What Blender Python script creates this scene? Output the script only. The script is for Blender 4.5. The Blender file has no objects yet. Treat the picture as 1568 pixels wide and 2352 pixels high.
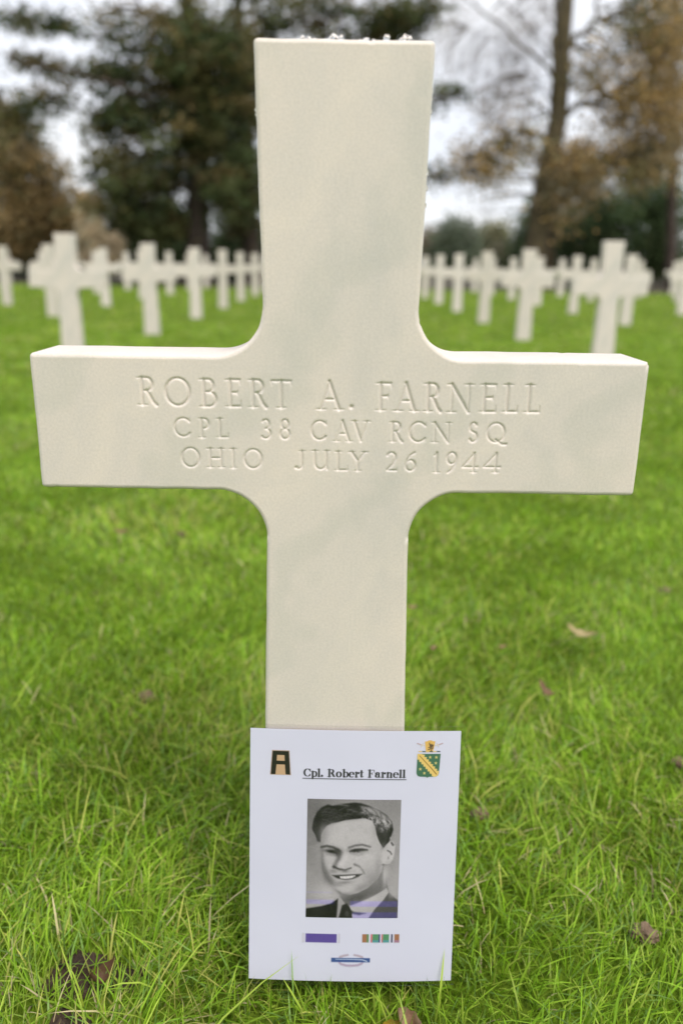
import bpy, bmesh, math, random
import numpy as np
from mathutils import Matrix, Vector
from mathutils.geometry import tessellate_polygon

scene = bpy.context.scene
COL = scene.collection
rnd = random.Random(7)
rng = np.random.default_rng(11)

# ------------------------------------------------------------------ camera
CAM = np.array([0.0, -0.7109, 0.7483])
PITCH, YAW, ROLL, FPX = 0.29711, 0.0046, 0.01559, 1870.9      # focal length in pixels of a 1568 x 2352 frame
cp, sp, cy, sy = math.cos(PITCH), math.sin(PITCH), math.cos(YAW), math.sin(YAW)
FWD = np.array([sy * cp, cy * cp, -sp]); RGT = np.array([cy, -sy, 0.0]); UPV = np.cross(RGT, FWD)
cr, sr = math.cos(ROLL), math.sin(ROLL)
RGT, UPV = cr * RGT + sr * UPV, -sr * RGT + cr * UPV
cam_data = bpy.data.cameras.new('camera')
cam = bpy.data.objects.new('camera', cam_data); COL.objects.link(cam)
cam.matrix_world = Matrix(((RGT[0], UPV[0], -FWD[0], CAM[0]), (RGT[1], UPV[1], -FWD[1], CAM[1]),
                           (RGT[2], UPV[2], -FWD[2], CAM[2]), (0, 0, 0, 1)))
cam_data.sensor_fit = 'VERTICAL'; cam_data.sensor_height = 36.0
cam_data.lens = FPX / 2352 * 36.0
cam_data.clip_start = 0.02; cam_data.clip_end = 2000
cam_data.dof.use_dof = True
cam_data.dof.focus_distance = 0.79
cam_data.dof.aperture_fstop = 2.9
scene.camera = cam

# ------------------------------------------------------------------ world, sun, exposure
SUN_EL, SUN_AZ = math.radians(60), math.radians(150)       # azimuth clockwise from +Y (the view direction)
world = bpy.data.worlds.new('World'); scene.world = world
world.use_nodes = True
wn, wl = world.node_tree.nodes, world.node_tree.links
wn.clear()
w_out = wn.new('ShaderNodeOutputWorld'); w_bg = wn.new('ShaderNodeBackground')
w_sky = wn.new('ShaderNodeTexSky'); w_sky.sky_type = 'NISHITA'; w_sky.sun_disc = False
w_sky.sun_elevation = SUN_EL; w_sky.sun_rotation = SUN_AZ
w_tc = wn.new('ShaderNodeTexCoord'); w_map = wn.new('ShaderNodeMapping')
w_map.inputs['Scale'].default_value = (1.0, 1.0, 2.6)
w_noise = wn.new('ShaderNodeTexNoise'); w_noise.inputs['Scale'].default_value = 2.6
w_noise.inputs['Detail'].default_value = 6; w_noise.inputs['Roughness'].default_value = 0.55
w_ramp = wn.new('ShaderNodeValToRGB')
w_ramp.color_ramp.elements[0].position = 0.36; w_ramp.color_ramp.elements[0].color = (0.78, 0.81, 0.89, 1)
w_ramp.color_ramp.elements[1].position = 0.64; w_ramp.color_ramp.elements[1].color = (0.98, 0.98, 1.0, 1)
w_scale = wn.new('ShaderNodeVectorMath'); w_scale.operation = 'SCALE'; w_scale.inputs[3].default_value = 6.3
w_mix = wn.new('ShaderNodeMix'); w_mix.data_type = 'RGBA'; w_mix.inputs[0].default_value = 0.9   # overcast deck over a little clear sky
wl.new(w_tc.outputs['Generated'], w_map.inputs['Vector']); wl.new(w_map.outputs[0], w_noise.inputs['Vector'])
wl.new(w_noise.outputs['Fac'], w_ramp.inputs['Fac']); wl.new(w_ramp.outputs['Color'], w_scale.inputs[0])
wl.new(w_sky.outputs['Color'], w_mix.inputs[6]); wl.new(w_scale.outputs[0], w_mix.inputs[7])
wl.new(w_mix.outputs[2], w_bg.inputs['Color']); w_bg.inputs['Strength'].default_value = 0.1
wl.new(w_bg.outputs[0], w_out.inputs['Surface'])

sun_data = bpy.data.lights.new('sun', 'SUN'); sun_data.energy = 1.5; sun_data.angle = math.radians(24)
sun_data.color = (1.0, 0.94, 0.84)
sun = bpy.data.objects.new('sun', sun_data); COL.objects.link(sun)
sd = Vector((math.sin(SUN_AZ) * math.cos(SUN_EL), math.cos(SUN_AZ) * math.cos(SUN_EL), math.sin(SUN_EL)))
sun.rotation_euler = sd.to_track_quat('Z', 'Y').to_euler()
sun.location = (3, -6, 8)

vs = scene.view_settings
vs.view_transform = 'Standard'; vs.look = 'None'; vs.gamma = 1.0; vs.use_curve_mapping = False
vs.exposure = 0.92
scene.cycles.max_bounces = 8; scene.cycles.transparent_max_bounces = 12
scene.cycles.use_denoising = True


# ------------------------------------------------------------------ helpers
def at(x, y, Y):
    """point on the vertical plane at depth Y seen at pixel (x, y) of a 1568 x 2352 frame"""
    d = FWD + RGT * (x - 784) / FPX - UPV * (y - 1176) / FPX
    return CAM + d * (Y - CAM[1]) / d[1]


def px_m(Y):
    return FPX / (Y - CAM[1])


def lin(c):
    c = np.asarray(c, float) / 255.0
    return np.where(c <= 0.04045, c / 12.92, ((c + 0.055) / 1.055) ** 2.4)


def tag(o, label=None, cat=None, group=None, kind=None):
    if label: o['label'] = label
    if cat: o['category'] = cat
    if group: o['group'] = group
    if kind: o['kind'] = kind
    return o


def link(name, data, mat=None, parent=None):
    o = bpy.data.objects.new(name, data); COL.objects.link(o)
    if mat is not None and data is not None and not data.materials: data.materials.append(mat)
    if parent is not None: o.parent = parent
    return o


def empty(name, loc=(0, 0, 0)):
    o = bpy.data.objects.new(name, None); COL.objects.link(o); o.location = loc; o.empty_display_size = 0.05
    return o


def make_mesh(name, verts, polys, colors=None, smooth=False):
    """polys: list of int arrays (n, k), one per polygon size"""
    verts = np.asarray(verts, np.float32); me = bpy.data.meshes.new(name)
    polys = [np.asarray(p, np.int32) for p in polys if len(p)]
    loops = np.concatenate([p.ravel() for p in polys])
    sizes = np.concatenate([np.full(len(p), p.shape[1], np.int32) for p in polys])
    starts = np.concatenate([[0], np.cumsum(sizes)[:-1]]).astype(np.int32)
    me.vertices.add(len(verts)); me.vertices.foreach_set('co', verts.ravel())
    me.loops.add(len(loops)); me.loops.foreach_set('vertex_index', loops)
    me.polygons.add(len(sizes)); me.polygons.foreach_set('loop_start', starts)
    me.polygons.foreach_set('loop_total', sizes)
    me.polygons.foreach_set('use_smooth', np.full(len(sizes), bool(smooth)))
    if colors is not None:
        a = me.color_attributes.new('Col', 'FLOAT_COLOR', 'POINT')
        c = np.ones((len(verts), 4), np.float32); c[:, :3] = colors
        a.data.foreach_set('color', c.ravel())
    me.update(calc_edges=True); me.validate()
    return me


def principled(name):
    m = bpy.data.materials.new(name); m.use_nodes = True
    return m, m.node_tree.nodes, m.node_tree.links, m.node_tree.nodes['Principled BSDF']


def N(nodes, kind, **kw):
    n = nodes.new('ShaderNode' + kind)
    for k, v in kw.items():
        if k in n.inputs: n.inputs[k].default_value = v
        else: setattr(n, k, v)
    return n


def ramp(nodes, stops):
    r = nodes.new('ShaderNodeValToRGB'); e = r.color_ramp.elements
    while len(e) < len(stops): e.new(0.5)
    for el, (p, c) in zip(e, stops): el.position = p; el.color = (*c, 1)
    return r


# ------------------------------------------------------------------ materials
def mat_marble(name, sss):
    m, n, l, b = principled(name)
    tc = N(n, 'TexCoord')
    vein = N(n, 'TexNoise', Scale=5.0, Detail=5.0, Roughness=0.6, Distortion=0.9)
    mp = N(n, 'Mapping'); mp.inputs['Rotation'].default_value = (0, math.radians(40), 0)
    mp.inputs['Scale'].default_value = (1.1, 1.0, 0.7)
    l.new(tc.outputs['Object'], mp.inputs['Vector']); l.new(mp.outputs[0], vein.inputs['Vector'])
    cr_ = ramp(n, [(0.28, (0.625, 0.578, 0.535)), (0.44, (0.70, 0.63, 0.573)), (0.56, (0.728, 0.648, 0.583)), (0.74, (0.755, 0.668, 0.60))])
    l.new(vein.outputs['Fac'], cr_.inputs['Fac'])
    # thin grey-green veins running diagonally
    wv = N(n, 'TexWave', Scale=2.1, Distortion=9.0, Detail=4.0); wv.inputs['Detail Scale'].default_value = 1.6; wv.inputs['Detail Roughness'].default_value = 0.65
    mp2 = N(n, 'Mapping'); mp2.inputs['Rotation'].default_value = (0, math.radians(-38), 0); l.new(tc.outputs['Object'], mp2.inputs['Vector']); l.new(mp2.outputs[0], wv.inputs['Vector'])
    wr = ramp(n, [(0.0, (0.925, 0.945, 0.94)), (0.28, (1, 1, 1)), (0.86, (1, 1, 1)), (1.0, (1.035, 1.03, 1.02))]); l.new(wv.outputs['Fac'], wr.inputs['Fac'])
    oi = N(n, 'ObjectInfo'); orr = ramp(n, [(0.0, (0.90, 0.90, 0.88)), (1.0, (1.04, 1.04, 1.05))]); l.new(oi.outputs['Random'], orr.inputs['Fac'])
    mv = N(n, 'Mix', data_type='RGBA', blend_type='MULTIPLY'); mv.inputs[0].default_value = 1.0
    l.new(cr_.outputs['Color'], mv.inputs[6]); l.new(wr.outputs['Color'], mv.inputs[7])
    if not sss:                                                # stones of the field differ a little in tone
        mo = N(n, 'Mix', data_type='RGBA', blend_type='MULTIPLY'); mo.inputs[0].default_value = 1.0
        l.new(mv.outputs[2], mo.inputs[6]); l.new(orr.outputs['Color'], mo.inputs[7]); mv = mo
    grain = N(n, 'TexNoise', Scale=430.0, Detail=4.0, Roughness=0.65)
    l.new(tc.outputs['Object'], grain.inputs['Vector'])
    gr = ramp(n, [(0.3, (0.92, 0.92, 0.92)), (0.7, (1.06, 1.06, 1.06))])
    l.new(grain.outputs['Fac'], gr.inputs['Fac'])
    mix = N(n, 'Mix', data_type='RGBA', blend_type='MULTIPLY'); mix.inputs[0].default_value = 1.0
    l.new(mv.outputs[2], mix.inputs[6]); l.new(gr.outputs['Color'], mix.inputs[7])
    # sparse dark specks and stains
    spk = N(n, 'TexVoronoi', Scale=55.0); l.new(tc.outputs['Object'], spk.inputs['Vector'])
    sr_ = ramp(n, [(0.0, (0.55, 0.5, 0.42)), (0.028, (1, 1, 1))]); l.new(spk.outputs['Distance'], sr_.inputs['Fac'])
    sel = N(n, 'TexNoise', Scale=9.0, Detail=1.0); l.new(tc.outputs['Object'], sel.inputs['Vector'])
    sl = ramp(n, [(0.54, (0, 0, 0)), (0.60, (1, 1, 1))]); l.new(sel.outputs['Fac'], sl.inputs['Fac'])
    mix2 = N(n, 'Mix', data_type='RGBA', blend_type='MULTIPLY')
    l.new(sl.outputs['Color'], mix2.inputs[0]); l.new(mix.outputs[2], mix2.inputs[6]); l.new(sr_.outputs['Color'], mix2.inputs[7])
    l.new(mix2.outputs[2], b.inputs['Base Color'])
    bp = N(n, 'Bump', Strength=0.09, Distance=0.0008); l.new(grain.outputs['Fac'], bp.inputs['Height'])
    l.new(bp.outputs[0], b.inputs['Normal'])
    b.inputs['Roughness'].default_value = 0.48
    if sss:
        b.inputs['Subsurface Weight'].default_value = 0.18
        b.inputs['Subsurface Radius'].default_value = (1.0, 0.85, 0.6)
        b.inputs['Subsurface Scale'].default_value = 0.004
    return m


def mat_vcol(name, rough=0.6, transl=0.0, spec=0.5, coat=0.0):
    m, n, l, b = principled(name)
    a = N(n, 'Attribute', attribute_name='Col')
    l.new(a.outputs['Color'], b.inputs['Base Color'])
    b.inputs['Roughness'].default_value = rough; b.inputs['Specular IOR Level'].default_value = spec
    b.inputs['Coat Weight'].default_value = coat; b.inputs['Coat Roughness'].default_value = 0.15
    if transl > 0:
        t = N(n, 'BsdfTranslucent'); l.new(a.outputs['Color'], t.inputs['Color'])
        mx = N(n, 'MixShader'); mx.inputs[0].default_value = transl
        out = n['Material Output']
        l.new(b.outputs[0], mx.inputs[1]); l.new(t.outputs[0], mx.inputs[2]); l.new(mx.outputs[0], out.inputs['Surface'])
    return m


def mat_noise(name, stops, scale, rough=0.9, bump=0.0, detail=5.0, dist=0.02, coords='Object'):
    m, n, l, b = principled(name)
    tc = N(n, 'TexCoord'); nz = N(n, 'TexNoise', Scale=scale, Detail=detail, Roughness=0.6)
    l.new(tc.outputs[coords], nz.inputs['Vector'])
    r = ramp(n, stops); l.new(nz.outputs['Fac'], r.inputs['Fac']); l.new(r.outputs['Color'], b.inputs['Base Color'])
    b.inputs['Roughness'].default_value = rough
    if bump:
        bp = N(n, 'Bump', Strength=bump, Distance=dist); l.new(nz.outputs['Fac'], bp.inputs['Height']); l.new(bp.outputs[0], b.inputs['Normal'])
    return m


M_MARBLE = mat_marble('near_marble', True)
M_MARBLE_FAR = mat_marble('field_marble', False)
M_GRASS = mat_vcol('grass_blades', 0.42, 0.36, 0.26)
M_LEAF = mat_vcol('tree_leaves', 0.6, 0.42, 0.3)
M_PRINT = mat_vcol('print_ink', 0.5, 0.0, 0.3)
M_BARK_DARK = mat_noise('bark_dark', [(0.3, (0.03, 0.021, 0.017)), (0.7, (0.085, 0.06, 0.048))], 6, bump=0.6)
M_BARK_MOSS = mat_noise('bark_mossy', [(0.3, (0.035, 0.027, 0.015)), (0.7, (0.12, 0.09, 0.045))], 5, bump=0.6)
M_BARK_GREY = mat_noise('bark_grey', [(0.3, (0.09, 0.075, 0.06)), (0.7, (0.2, 0.165, 0.13))], 6, bump=0.5)
M_SOIL = mat_noise('bare_soil', [(0.3, (0.018, 0.010, 0.006)), (0.55, (0.046, 0.027, 0.016)), (0.75, (0.09, 0.057, 0.036))], 70, bump=0.9, dist=0.006)
M_CLOD = mat_noise('soil_clod', [(0.3, (0.07, 0.043, 0.026)), (0.7, (0.24, 0.165, 0.105))], 90, bump=0.9, dist=0.004)
M_LITTER = mat_noise('leaf_litter', [(0.3, (0.035, 0.035, 0.015)), (0.5, (0.06, 0.05, 0.025)), (0.7, (0.10, 0.07, 0.035))], 1.2, bump=0.4, detail=8)


def mat_lawn():
    m, n, l, b = principled('lawn_turf')
    tc = N(n, 'TexCoord')
    big = N(n, 'TexNoise', Scale=0.9, Detail=5.0, Roughness=0.6); fine = N(n, 'TexNoise', Scale=45.0, Detail=4.0, Roughness=0.7)
    mp = N(n, 'Mapping'); mp.inputs['Scale'].default_value = (0.6, 1.5, 1)
    l.new(tc.outputs['Object'], mp.inputs['Vector']); l.new(mp.outputs[0], big.inputs['Vector'])
    l.new(tc.outputs['Object'], fine.inputs['Vector'])
    r1 = ramp(n, [(0.32, (0.095, 0.158, 0.010)), (0.5, (0.125, 0.195, 0.015)), (0.68, (0.155, 0.21, 0.026))])
    r2 = ramp(n, [(0.3, (0.45, 0.5, 0.4)), (0.6, (1, 1, 1))])
    l.new(big.outputs['Fac'], r1.inputs['Fac']); l.new(fine.outputs['Fac'], r2.inputs['Fac'])
    mx = N(n, 'Mix', data_type='RGBA', blend_type='MULTIPLY'); mx.inputs[0].default_value = 0.8
    l.new(r1.outputs['Color'], mx.inputs[6]); l.new(r2.outputs['Color'], mx.inputs[7]); l.new(mx.outputs[2], b.inputs['Base Color'])
    bp = N(n, 'Bump', Strength=0.8, Distance=0.02); l.new(fine.outputs['Fac'], bp.inputs['Height']); l.new(bp.outputs[0], b.inputs['Normal'])
    b.inputs['Roughness'].default_value = 0.95; b.inputs['Specular IOR Level'].default_value = 0.1
    return m


M_LAWN = mat_lawn()


def mat_paper():
    m, n, l, b = principled('white_paper')
    tc = N(n, 'TexCoord'); nz = N(n, 'TexNoise', Scale=12.0, Detail=3.0); l.new(tc.outputs['Object'], nz.inputs['Vector'])
    r = ramp(n, [(0.3, (0.70, 0.695, 0.84)), (0.7, (0.73, 0.725, 0.87))]); l.new(nz.outputs['Fac'], r.inputs['Fac'])
    l.new(r.outputs['Color'], b.inputs['Base Color']); b.inputs['Roughness'].default_value = 0.6
    t = N(n, 'BsdfTranslucent'); l.new(r.outputs['Color'], t.inputs['Color'])
    mx = N(n, 'MixShader'); mx.inputs[0].default_value = 0.12
    l.new(b.outputs[0], mx.inputs[1]); l.new(t.outputs[0], mx.inputs[2]); l.new(mx.outputs[0], n['Material Output'].inputs['Surface'])
    return m


def mat_film():
    m, n, l, b = principled('laminate_film')
    t = N(n, 'BsdfTransparent'); t.inputs['Color'].default_value = (0.99, 0.99, 0.99, 1)
    g = N(n, 'BsdfGlossy'); g.inputs['Roughness'].default_value = 0.2; g.inputs['Color'].default_value = (.55, .56, .58, 1)
    lw = N(n, 'LayerWeight', Blend=0.5); pw = N(n, 'Math', operation='POWER'); pw.inputs[1].default_value = 4.0
    f = N(n, 'Math', operation='MULTIPLY_ADD'); f.inputs[1].default_value = 0.6; f.inputs[2].default_value = 0.05
    l.new(lw.outputs['Facing'], pw.inputs[0]); l.new(pw.outputs[0], f.inputs[0])
    mx = N(n, 'MixShader'); l.new(f.outputs[0], mx.inputs[0]); l.new(t.outputs[0], mx.inputs[1]); l.new(g.outputs[0], mx.inputs[2])
    l.new(mx.outputs[0], n['Material Output'].inputs['Surface'])
    return m


def mat_water():
    m, n, l, b = principled('clear_water')
    b.inputs['Base Color'].default_value = (1, 1, 1, 1); b.inputs['Roughness'].default_value = 0.02
    b.inputs['Transmission Weight'].default_value = 1.0; b.inputs['IOR'].default_value = 1.33
    return m


M_PAPER, M_FILM, M_WATER = mat_paper(), mat_film(), mat_water()

# ------------------------------------------------------------------ ground
g = 600.0
me = make_mesh('lawn', [(-g, -g, 0), (g, -g, 0), (g, g, 0), (-g, g, 0)], [np.array([[0, 1, 2, 3]])])
tag(link('lawn', me, M_LAWN), 'mown green lawn between the rows of crosses', kind='structure')
# leaf-littered strip of ground under the trees, with a wavy near edge
xs = np.linspace(-60, 60, 90); ye = 24.3 + 0.8 * np.sin(xs * 0.31) + 0.4 * np.sin(xs * 0.9 + 1)
v = np.concatenate([np.stack([xs, ye, np.full_like(xs, 0.004)], 1), np.stack([xs, np.full_like(xs, 60.0), np.full_like(xs, 0.004)], 1)])
k = np.arange(89)
me = make_mesh('tree_belt_ground', v, [np.stack([k, k + 1, k + 91, k + 90], 1)])
tag(link('tree_belt_ground', me, M_LITTER), 'dark leaf-littered ground under the trees', kind='structure')

# ------------------------------------------------------------------ lettering strokes
def arc(cx, cy_, rx, ry, a0, a1, n=18):
    a = np.radians(np.linspace(a0, a1, n)); return [(cx + rx * math.cos(t), cy_ + ry * math.sin(t)) for t in a]


# strokes: ('p', pts) pen-stressed line; ('k', pts) thick; ('n', pts) thin; ('s', x, y, left, right) foot serif; ('v', x, y, dy) bar-end serif
def roman():
    G = {}
    G['R'] = [('k', [(.26, 0), (.26, 1)]), ('p', [(.26, 1), (.5, 1)] + arc(.5, .76, .29, .24, 90, -90) + [(.26, .52)]),
              ('k', [(.5, .52), (.62, .38), (.8, .12), (.98, -.02)]), ('s', .26, 0, 1, 1), ('s', .26, 1, 1, .3)]
    G['O'] = [('p', arc(.5, .5, .46, .5, 0, 360, 48))]
    G['B'] = [('k', [(.26, 0), (.26, 1)]), ('p', [(.26, 1), (.52, 1)] + arc(.52, .77, .27, .23, 90, -90) + [(.26, .54)]),
              ('p', [(.5, .54)] + arc(.55, .27, .38, .27, 90, -90) + [(.26, 0)]), ('s', .26, 0, 1, .3), ('s', .26, 1, 1, .3)]
    G['E'] = [('k', [(.3, 0), (.3, 1)]), ('n', [(.3, 1), (.94, 1)]), ('n', [(.3, .52), (.76, .52)]), ('n', [(.3, 0), (.98, 0)]),
              ('v', .94, 1, -1), ('v', .98, 0, 1.3), ('v', .76, .52, .5), ('v', .76, .52, -.5), ('s', .3, 0, 1, 0), ('s', .3, 1, 1, 0)]
    G['F'] = [('k', [(.3, 0), (.3, 1)]), ('n', [(.3, 1), (.97, 1)]), ('n', [(.3, .52), (.76, .52)]),
              ('v', .97, 1, -1), ('v', .76, .52, .5), ('v', .76, .52, -.5), ('s', .3, 0, 1, 1), ('s', .3, 1, 1, 0)]
    G['T'] = [('n', [(.04, .99), (.96, .99)]), ('k', [(.5, 0), (.5, .99)]), ('v', .04, .99, -1), ('v', .96, .99, -1), ('s', .5, 0, 1, 1)]
    G['A'] = [('n', [(.14, 0), (.48, .99)]), ('k', [(.46, 1), (.86, 0)]), ('n', [(.27, .36), (.71, .36)]), ('s', .14, 0, 1, 1), ('s', .86, 0, 1, 1)]
    G['.'] = [('d', .5, .5)]
    G['N'] = [('n', [(.18, 0), (.18, .98)]), ('k', [(.16, 1), (.86, 0)]), ('n', [(.86, 0), (.86, 1)]), ('s', .18, 0, 1, 1), ('s', .16, 1, 1, 0), ('s', .86, 1, 1, 1)]
    G['L'] = [('k', [(.3, 0), (.3, 1)]), ('n', [(.3, 0), (.97, 0)]), ('v', .97, 0, 1.3), ('s', .3, 1, 1, 1), ('s', .3, 0, 1, 0)]
    G['C'] = [('p', arc(.54, .5, .5, .5, 42, 318, 36)), ('v', .91, .84, 1), ('v', .91, .16, -.8)]
    G['P'] = [('k', [(.3, 0), (.3, 1)]), ('p', [(.3, 1), (.55, 1)] + arc(.55, .74, .37, .26, 90, -90) + [(.3, .48)]), ('s', .3, 0, 1, 1), ('s', .3, 1, 1, .2)]
    G['V'] = [('k', [(.14, 1), (.54, 0)]), ('n', [(.52, 0), (.88, 1)]), ('s', .14, 1, 1, 1), ('s', .88, 1, 1, 1)]
    G['S'] = [('p', arc(.5, .74, .34, .26, 30, 215, 18) + [(.5, .51)] + arc(.5, .26, .38, .26, 55, -150, 20)), ('v', .82, .86, .9), ('v', .16, .15, -.9)]
    G['Q'] = [('p', arc(.46, .5, .43, .5, 0, 360, 48)), ('k', [(.46, .12), (.62, .02), (.82, -.12), (1.0, -.1)])]
    G['H'] = [('k', [(.2, 0), (.2, 1)]), ('k', [(.8, 0), (.8, 1)]), ('n', [(.2, .5), (.8, .5)])] + [('s', x, y, 1, 1) for x in (.2, .8) for y in (0, 1)]
    G['I'] = [('k', [(.5, 0), (.5, 1)]), ('s', .5, 0, 1, 1), ('s', .5, 1, 1, 1)]
    G['J'] = [('p', [(.72, 1), (.72, .22)] + arc(.4, .22, .32, .22, 0, -110, 10)), ('s', .72, 1, 1, 1), ('d', .16, .06)]
    G['U'] = [('p', [(.16, 1), (.16, .36)] + arc(.48, .36, .32, .36, 180, 360, 18) + [(.8, 1)]), ('n', [(.8, .3), (.84, 0)]), ('s', .16, 1, 1, 1), ('s', .82, 1, 1, 1)]
    G['Y'] = [('k', [(.1, 1), (.48, .5)]), ('n', [(.48, .5), (.86, 1)]), ('k', [(.48, .5), (.48, 0)]), ('s', .1, 1, 1, 1), ('s', .88, 1, 1, 1), ('s', .48, 0, 1, 1)]
    G['3'] = [('p', arc(.42, .76, .38, .24, 140, -90, 18)), ('p', arc(.42, .26, .5, .27, 90, -140, 20))]
    G['8'] = [('p', arc(.5, .76, .32, .24, 0, 360, 30)), ('p', arc(.5, .26, .42, .26, 0, 360, 34))]
    G['2'] = [('p', arc(.44, .73, .42, .27, 155, -25, 16) + [(.6, .35), (.06, .02)]), ('n', [(.05, 0), (.97, 0)]), ('v', .97, 0, .8)]
    G['6'] = [('p', [(.85, 1), (.5, .86), (.22, .62), (.08, .34)] + arc(.5, .29, .42, .29, 180, 520, 34))]
    G['1'] = [('k', [(.5, 0), (.5, 1)]), ('n', [(.5, .98), (.15, .86)]), ('s', .5, 0, 1, 1)]
    G['9'] = [('p', [(.2, -.02), (.5, .1), (.8, .36), (.93, .66)] + arc(.5, .71, .43, .29, 0, 360, 34))]
    G['4'] = [('n', [(.75, .98), (.04, .27)]), ('n', [(.04, .27), (1.0, .27)]), ('k', [(.75, 1), (.75, 0)]), ('s', .75, 0, 1, 1)]
    return G


def glyph_segments(strokes, x0, x1, z0, z1, thick, thin, serif):
    """list of (ax, az, bx, bz, half_a, half_b) in the units of the box"""
    W, H = x1 - x0, z1 - z0; out = []
    X = lambda p: (x0 + p[0] * W, z0 + p[1] * H)
    for s in strokes:
        if s[0] in 'pkn':
            pts = [X(p) for p in s[1]]
            for a, b in zip(pts[:-1], pts[1:]):
                L = math.hypot(b[0] - a[0], b[1] - a[1]) or 1e-9
                if s[0] == 'p': h = thin + (thick - thin) * (abs(b[1] - a[1]) / L) ** 1.6
                else: h = thick if s[0] == 'k' else thin
                out.append((*a, *b, h, h))
        elif s[0] == 's':
            x, z = X(s[1:3]); e = thin * 0.35
            if s[3]: out.append((x, z, x - s[3] * serif, z, thin * 0.9, e))
            if s[4]: out.append((x, z, x + s[4] * serif, z, thin * 0.9, e))
        elif s[0] == 'v':
            x, z = X(s[1:3]); out.append((x, z, x + 0.1 * serif, z + s[3] * serif * 0.9, thin * 0.9, thin * 0.35))
        elif s[0] == 'd':
            x, z = X(s[1:3]); out.append((x, z, x + 1e-6, z, thick * 1.25, thick * 1.25))
    return out


def raster_depth(segs, xs, zs, pad):
    """signed field: half-width minus distance, the maximum over strokes"""
    F = np.full((len(zs), len(xs)), -pad, np.float32); dx = xs[1] - xs[0]; dz = zs[1] - zs[0]
    for ax, az, bx, bz, ha, hb in segs:
        r = max(ha, hb) + pad
        i0 = max(0, int((min(ax, bx) - r - xs[0]) / dx)); i1 = min(len(xs), int((max(ax, bx) + r - xs[0]) / dx) + 2)
        j0 = max(0, int((min(az, bz) - r - zs[0]) / dz)); j1 = min(len(zs), int((max(az, bz) + r - zs[0]) / dz) + 2)
        if i0 >= i1 or j0 >= j1: continue
        gx, gz = np.meshgrid(xs[i0:i1], zs[j0:j1]); vx, vz = bx - ax, bz - az
        t = np.clip(((gx - ax) * vx + (gz - az) * vz) / max(vx * vx + vz * vz, 1e-12), 0, 1)
        d = np.hypot(gx - ax - t * vx, gz - az - t * vz)
        F[j0:j1, i0:i1] = np.maximum(F[j0:j1, i0:i1], ha + (hb - ha) * t - d)
    return F


ROMAN = roman()
INSCRIPTION = [('R', -178.0, -158.5, 625.2, 651.3), ('O', -153.8, -128.9, 625.0, 651.4), ('B', -123.6, -105.8, 624.5, 650.6), ('E', -100.5, -85.1, 624.8, 650.6), ('R', -80.9, -62.5, 624.6, 650.7), ('T', -61.4, -40.6, 624.3, 650.4),
    ('A', -20.5, 4.2, 623.5, 650.5), ('.', 7.1, 13.9, 623.8, 630.6),
    ('F', 30.9, 46.4, 623.5, 649.5), ('A', 47.3, 69.9, 623.2, 650.0), ('R', 72.3, 90.3, 623.2, 649.7), ('N', 93.1, 117.4, 622.7, 649.5), ('E', 121.2, 138.2, 623.4, 649.6), ('L', 141.8, 157.2, 623.7, 649.9), ('L', 160.5, 176.9, 623.7, 649.9),
    ('C', -146.9, -129.9, 597.7, 616.0), ('P', -125.3, -113.7, 597.1, 615.7), ('L', -109.5, -97.1, 597.4, 615.9), ('3', -69.5, -59.1, 597.0, 615.6), ('8', -53.3, -42.3, 596.7, 615.9),
    ('C', -25.8, -9.6, 596.5, 615.3), ('A', -5.3, 12.3, 595.5, 615.7), ('V', 10.4, 27.6, 595.7, 615.5), ('R', 43.3, 57.4, 595.7, 615.0), ('C', 61.0, 78.4, 595.8, 615.3), ('N', 80.6, 100.3, 595.7, 615.2), ('S', 113.6, 124.1, 596.5, 615.6), ('Q', 129.9, 149.4, 596.4, 615.6),
    ('O', -141.5, -123.0, 569.9, 589.2), ('H', -119.0, -100.6, 570.0, 588.9), ('I', -98.2, -90.2, 569.6, 588.9), ('O', -85.7, -67.2, 569.5, 588.8), ('J', -40.3, -29.2, 569.6, 587.9), ('U', -24.8, -6.7, 569.5, 588.2), ('L', -5.2, 9.1, 569.0, 587.8), ('Y', 9.1, 26.0, 568.6, 587.7),
    ('2', 42.0, 53.2, 569.3, 587.6), ('6', 58.4, 70.2, 569.2, 587.9), ('1', 84.0, 91.3, 568.3, 588.0), ('9', 95.5, 106.7, 568.5, 588.4), ('4', 109.5, 125.6, 568.7, 588.1), ('4', 128.4, 145.6, 569.0, 588.3)]

# ------------------------------------------------------------------ crosses
PANEL = (-0.1900, 0.1900, 0.5590, 0.6600)
TOP, ARM_T, ARM_B, ARM_W, THICK = 0.9144, 0.6700, 0.5496, 0.2680, 0.072


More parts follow.
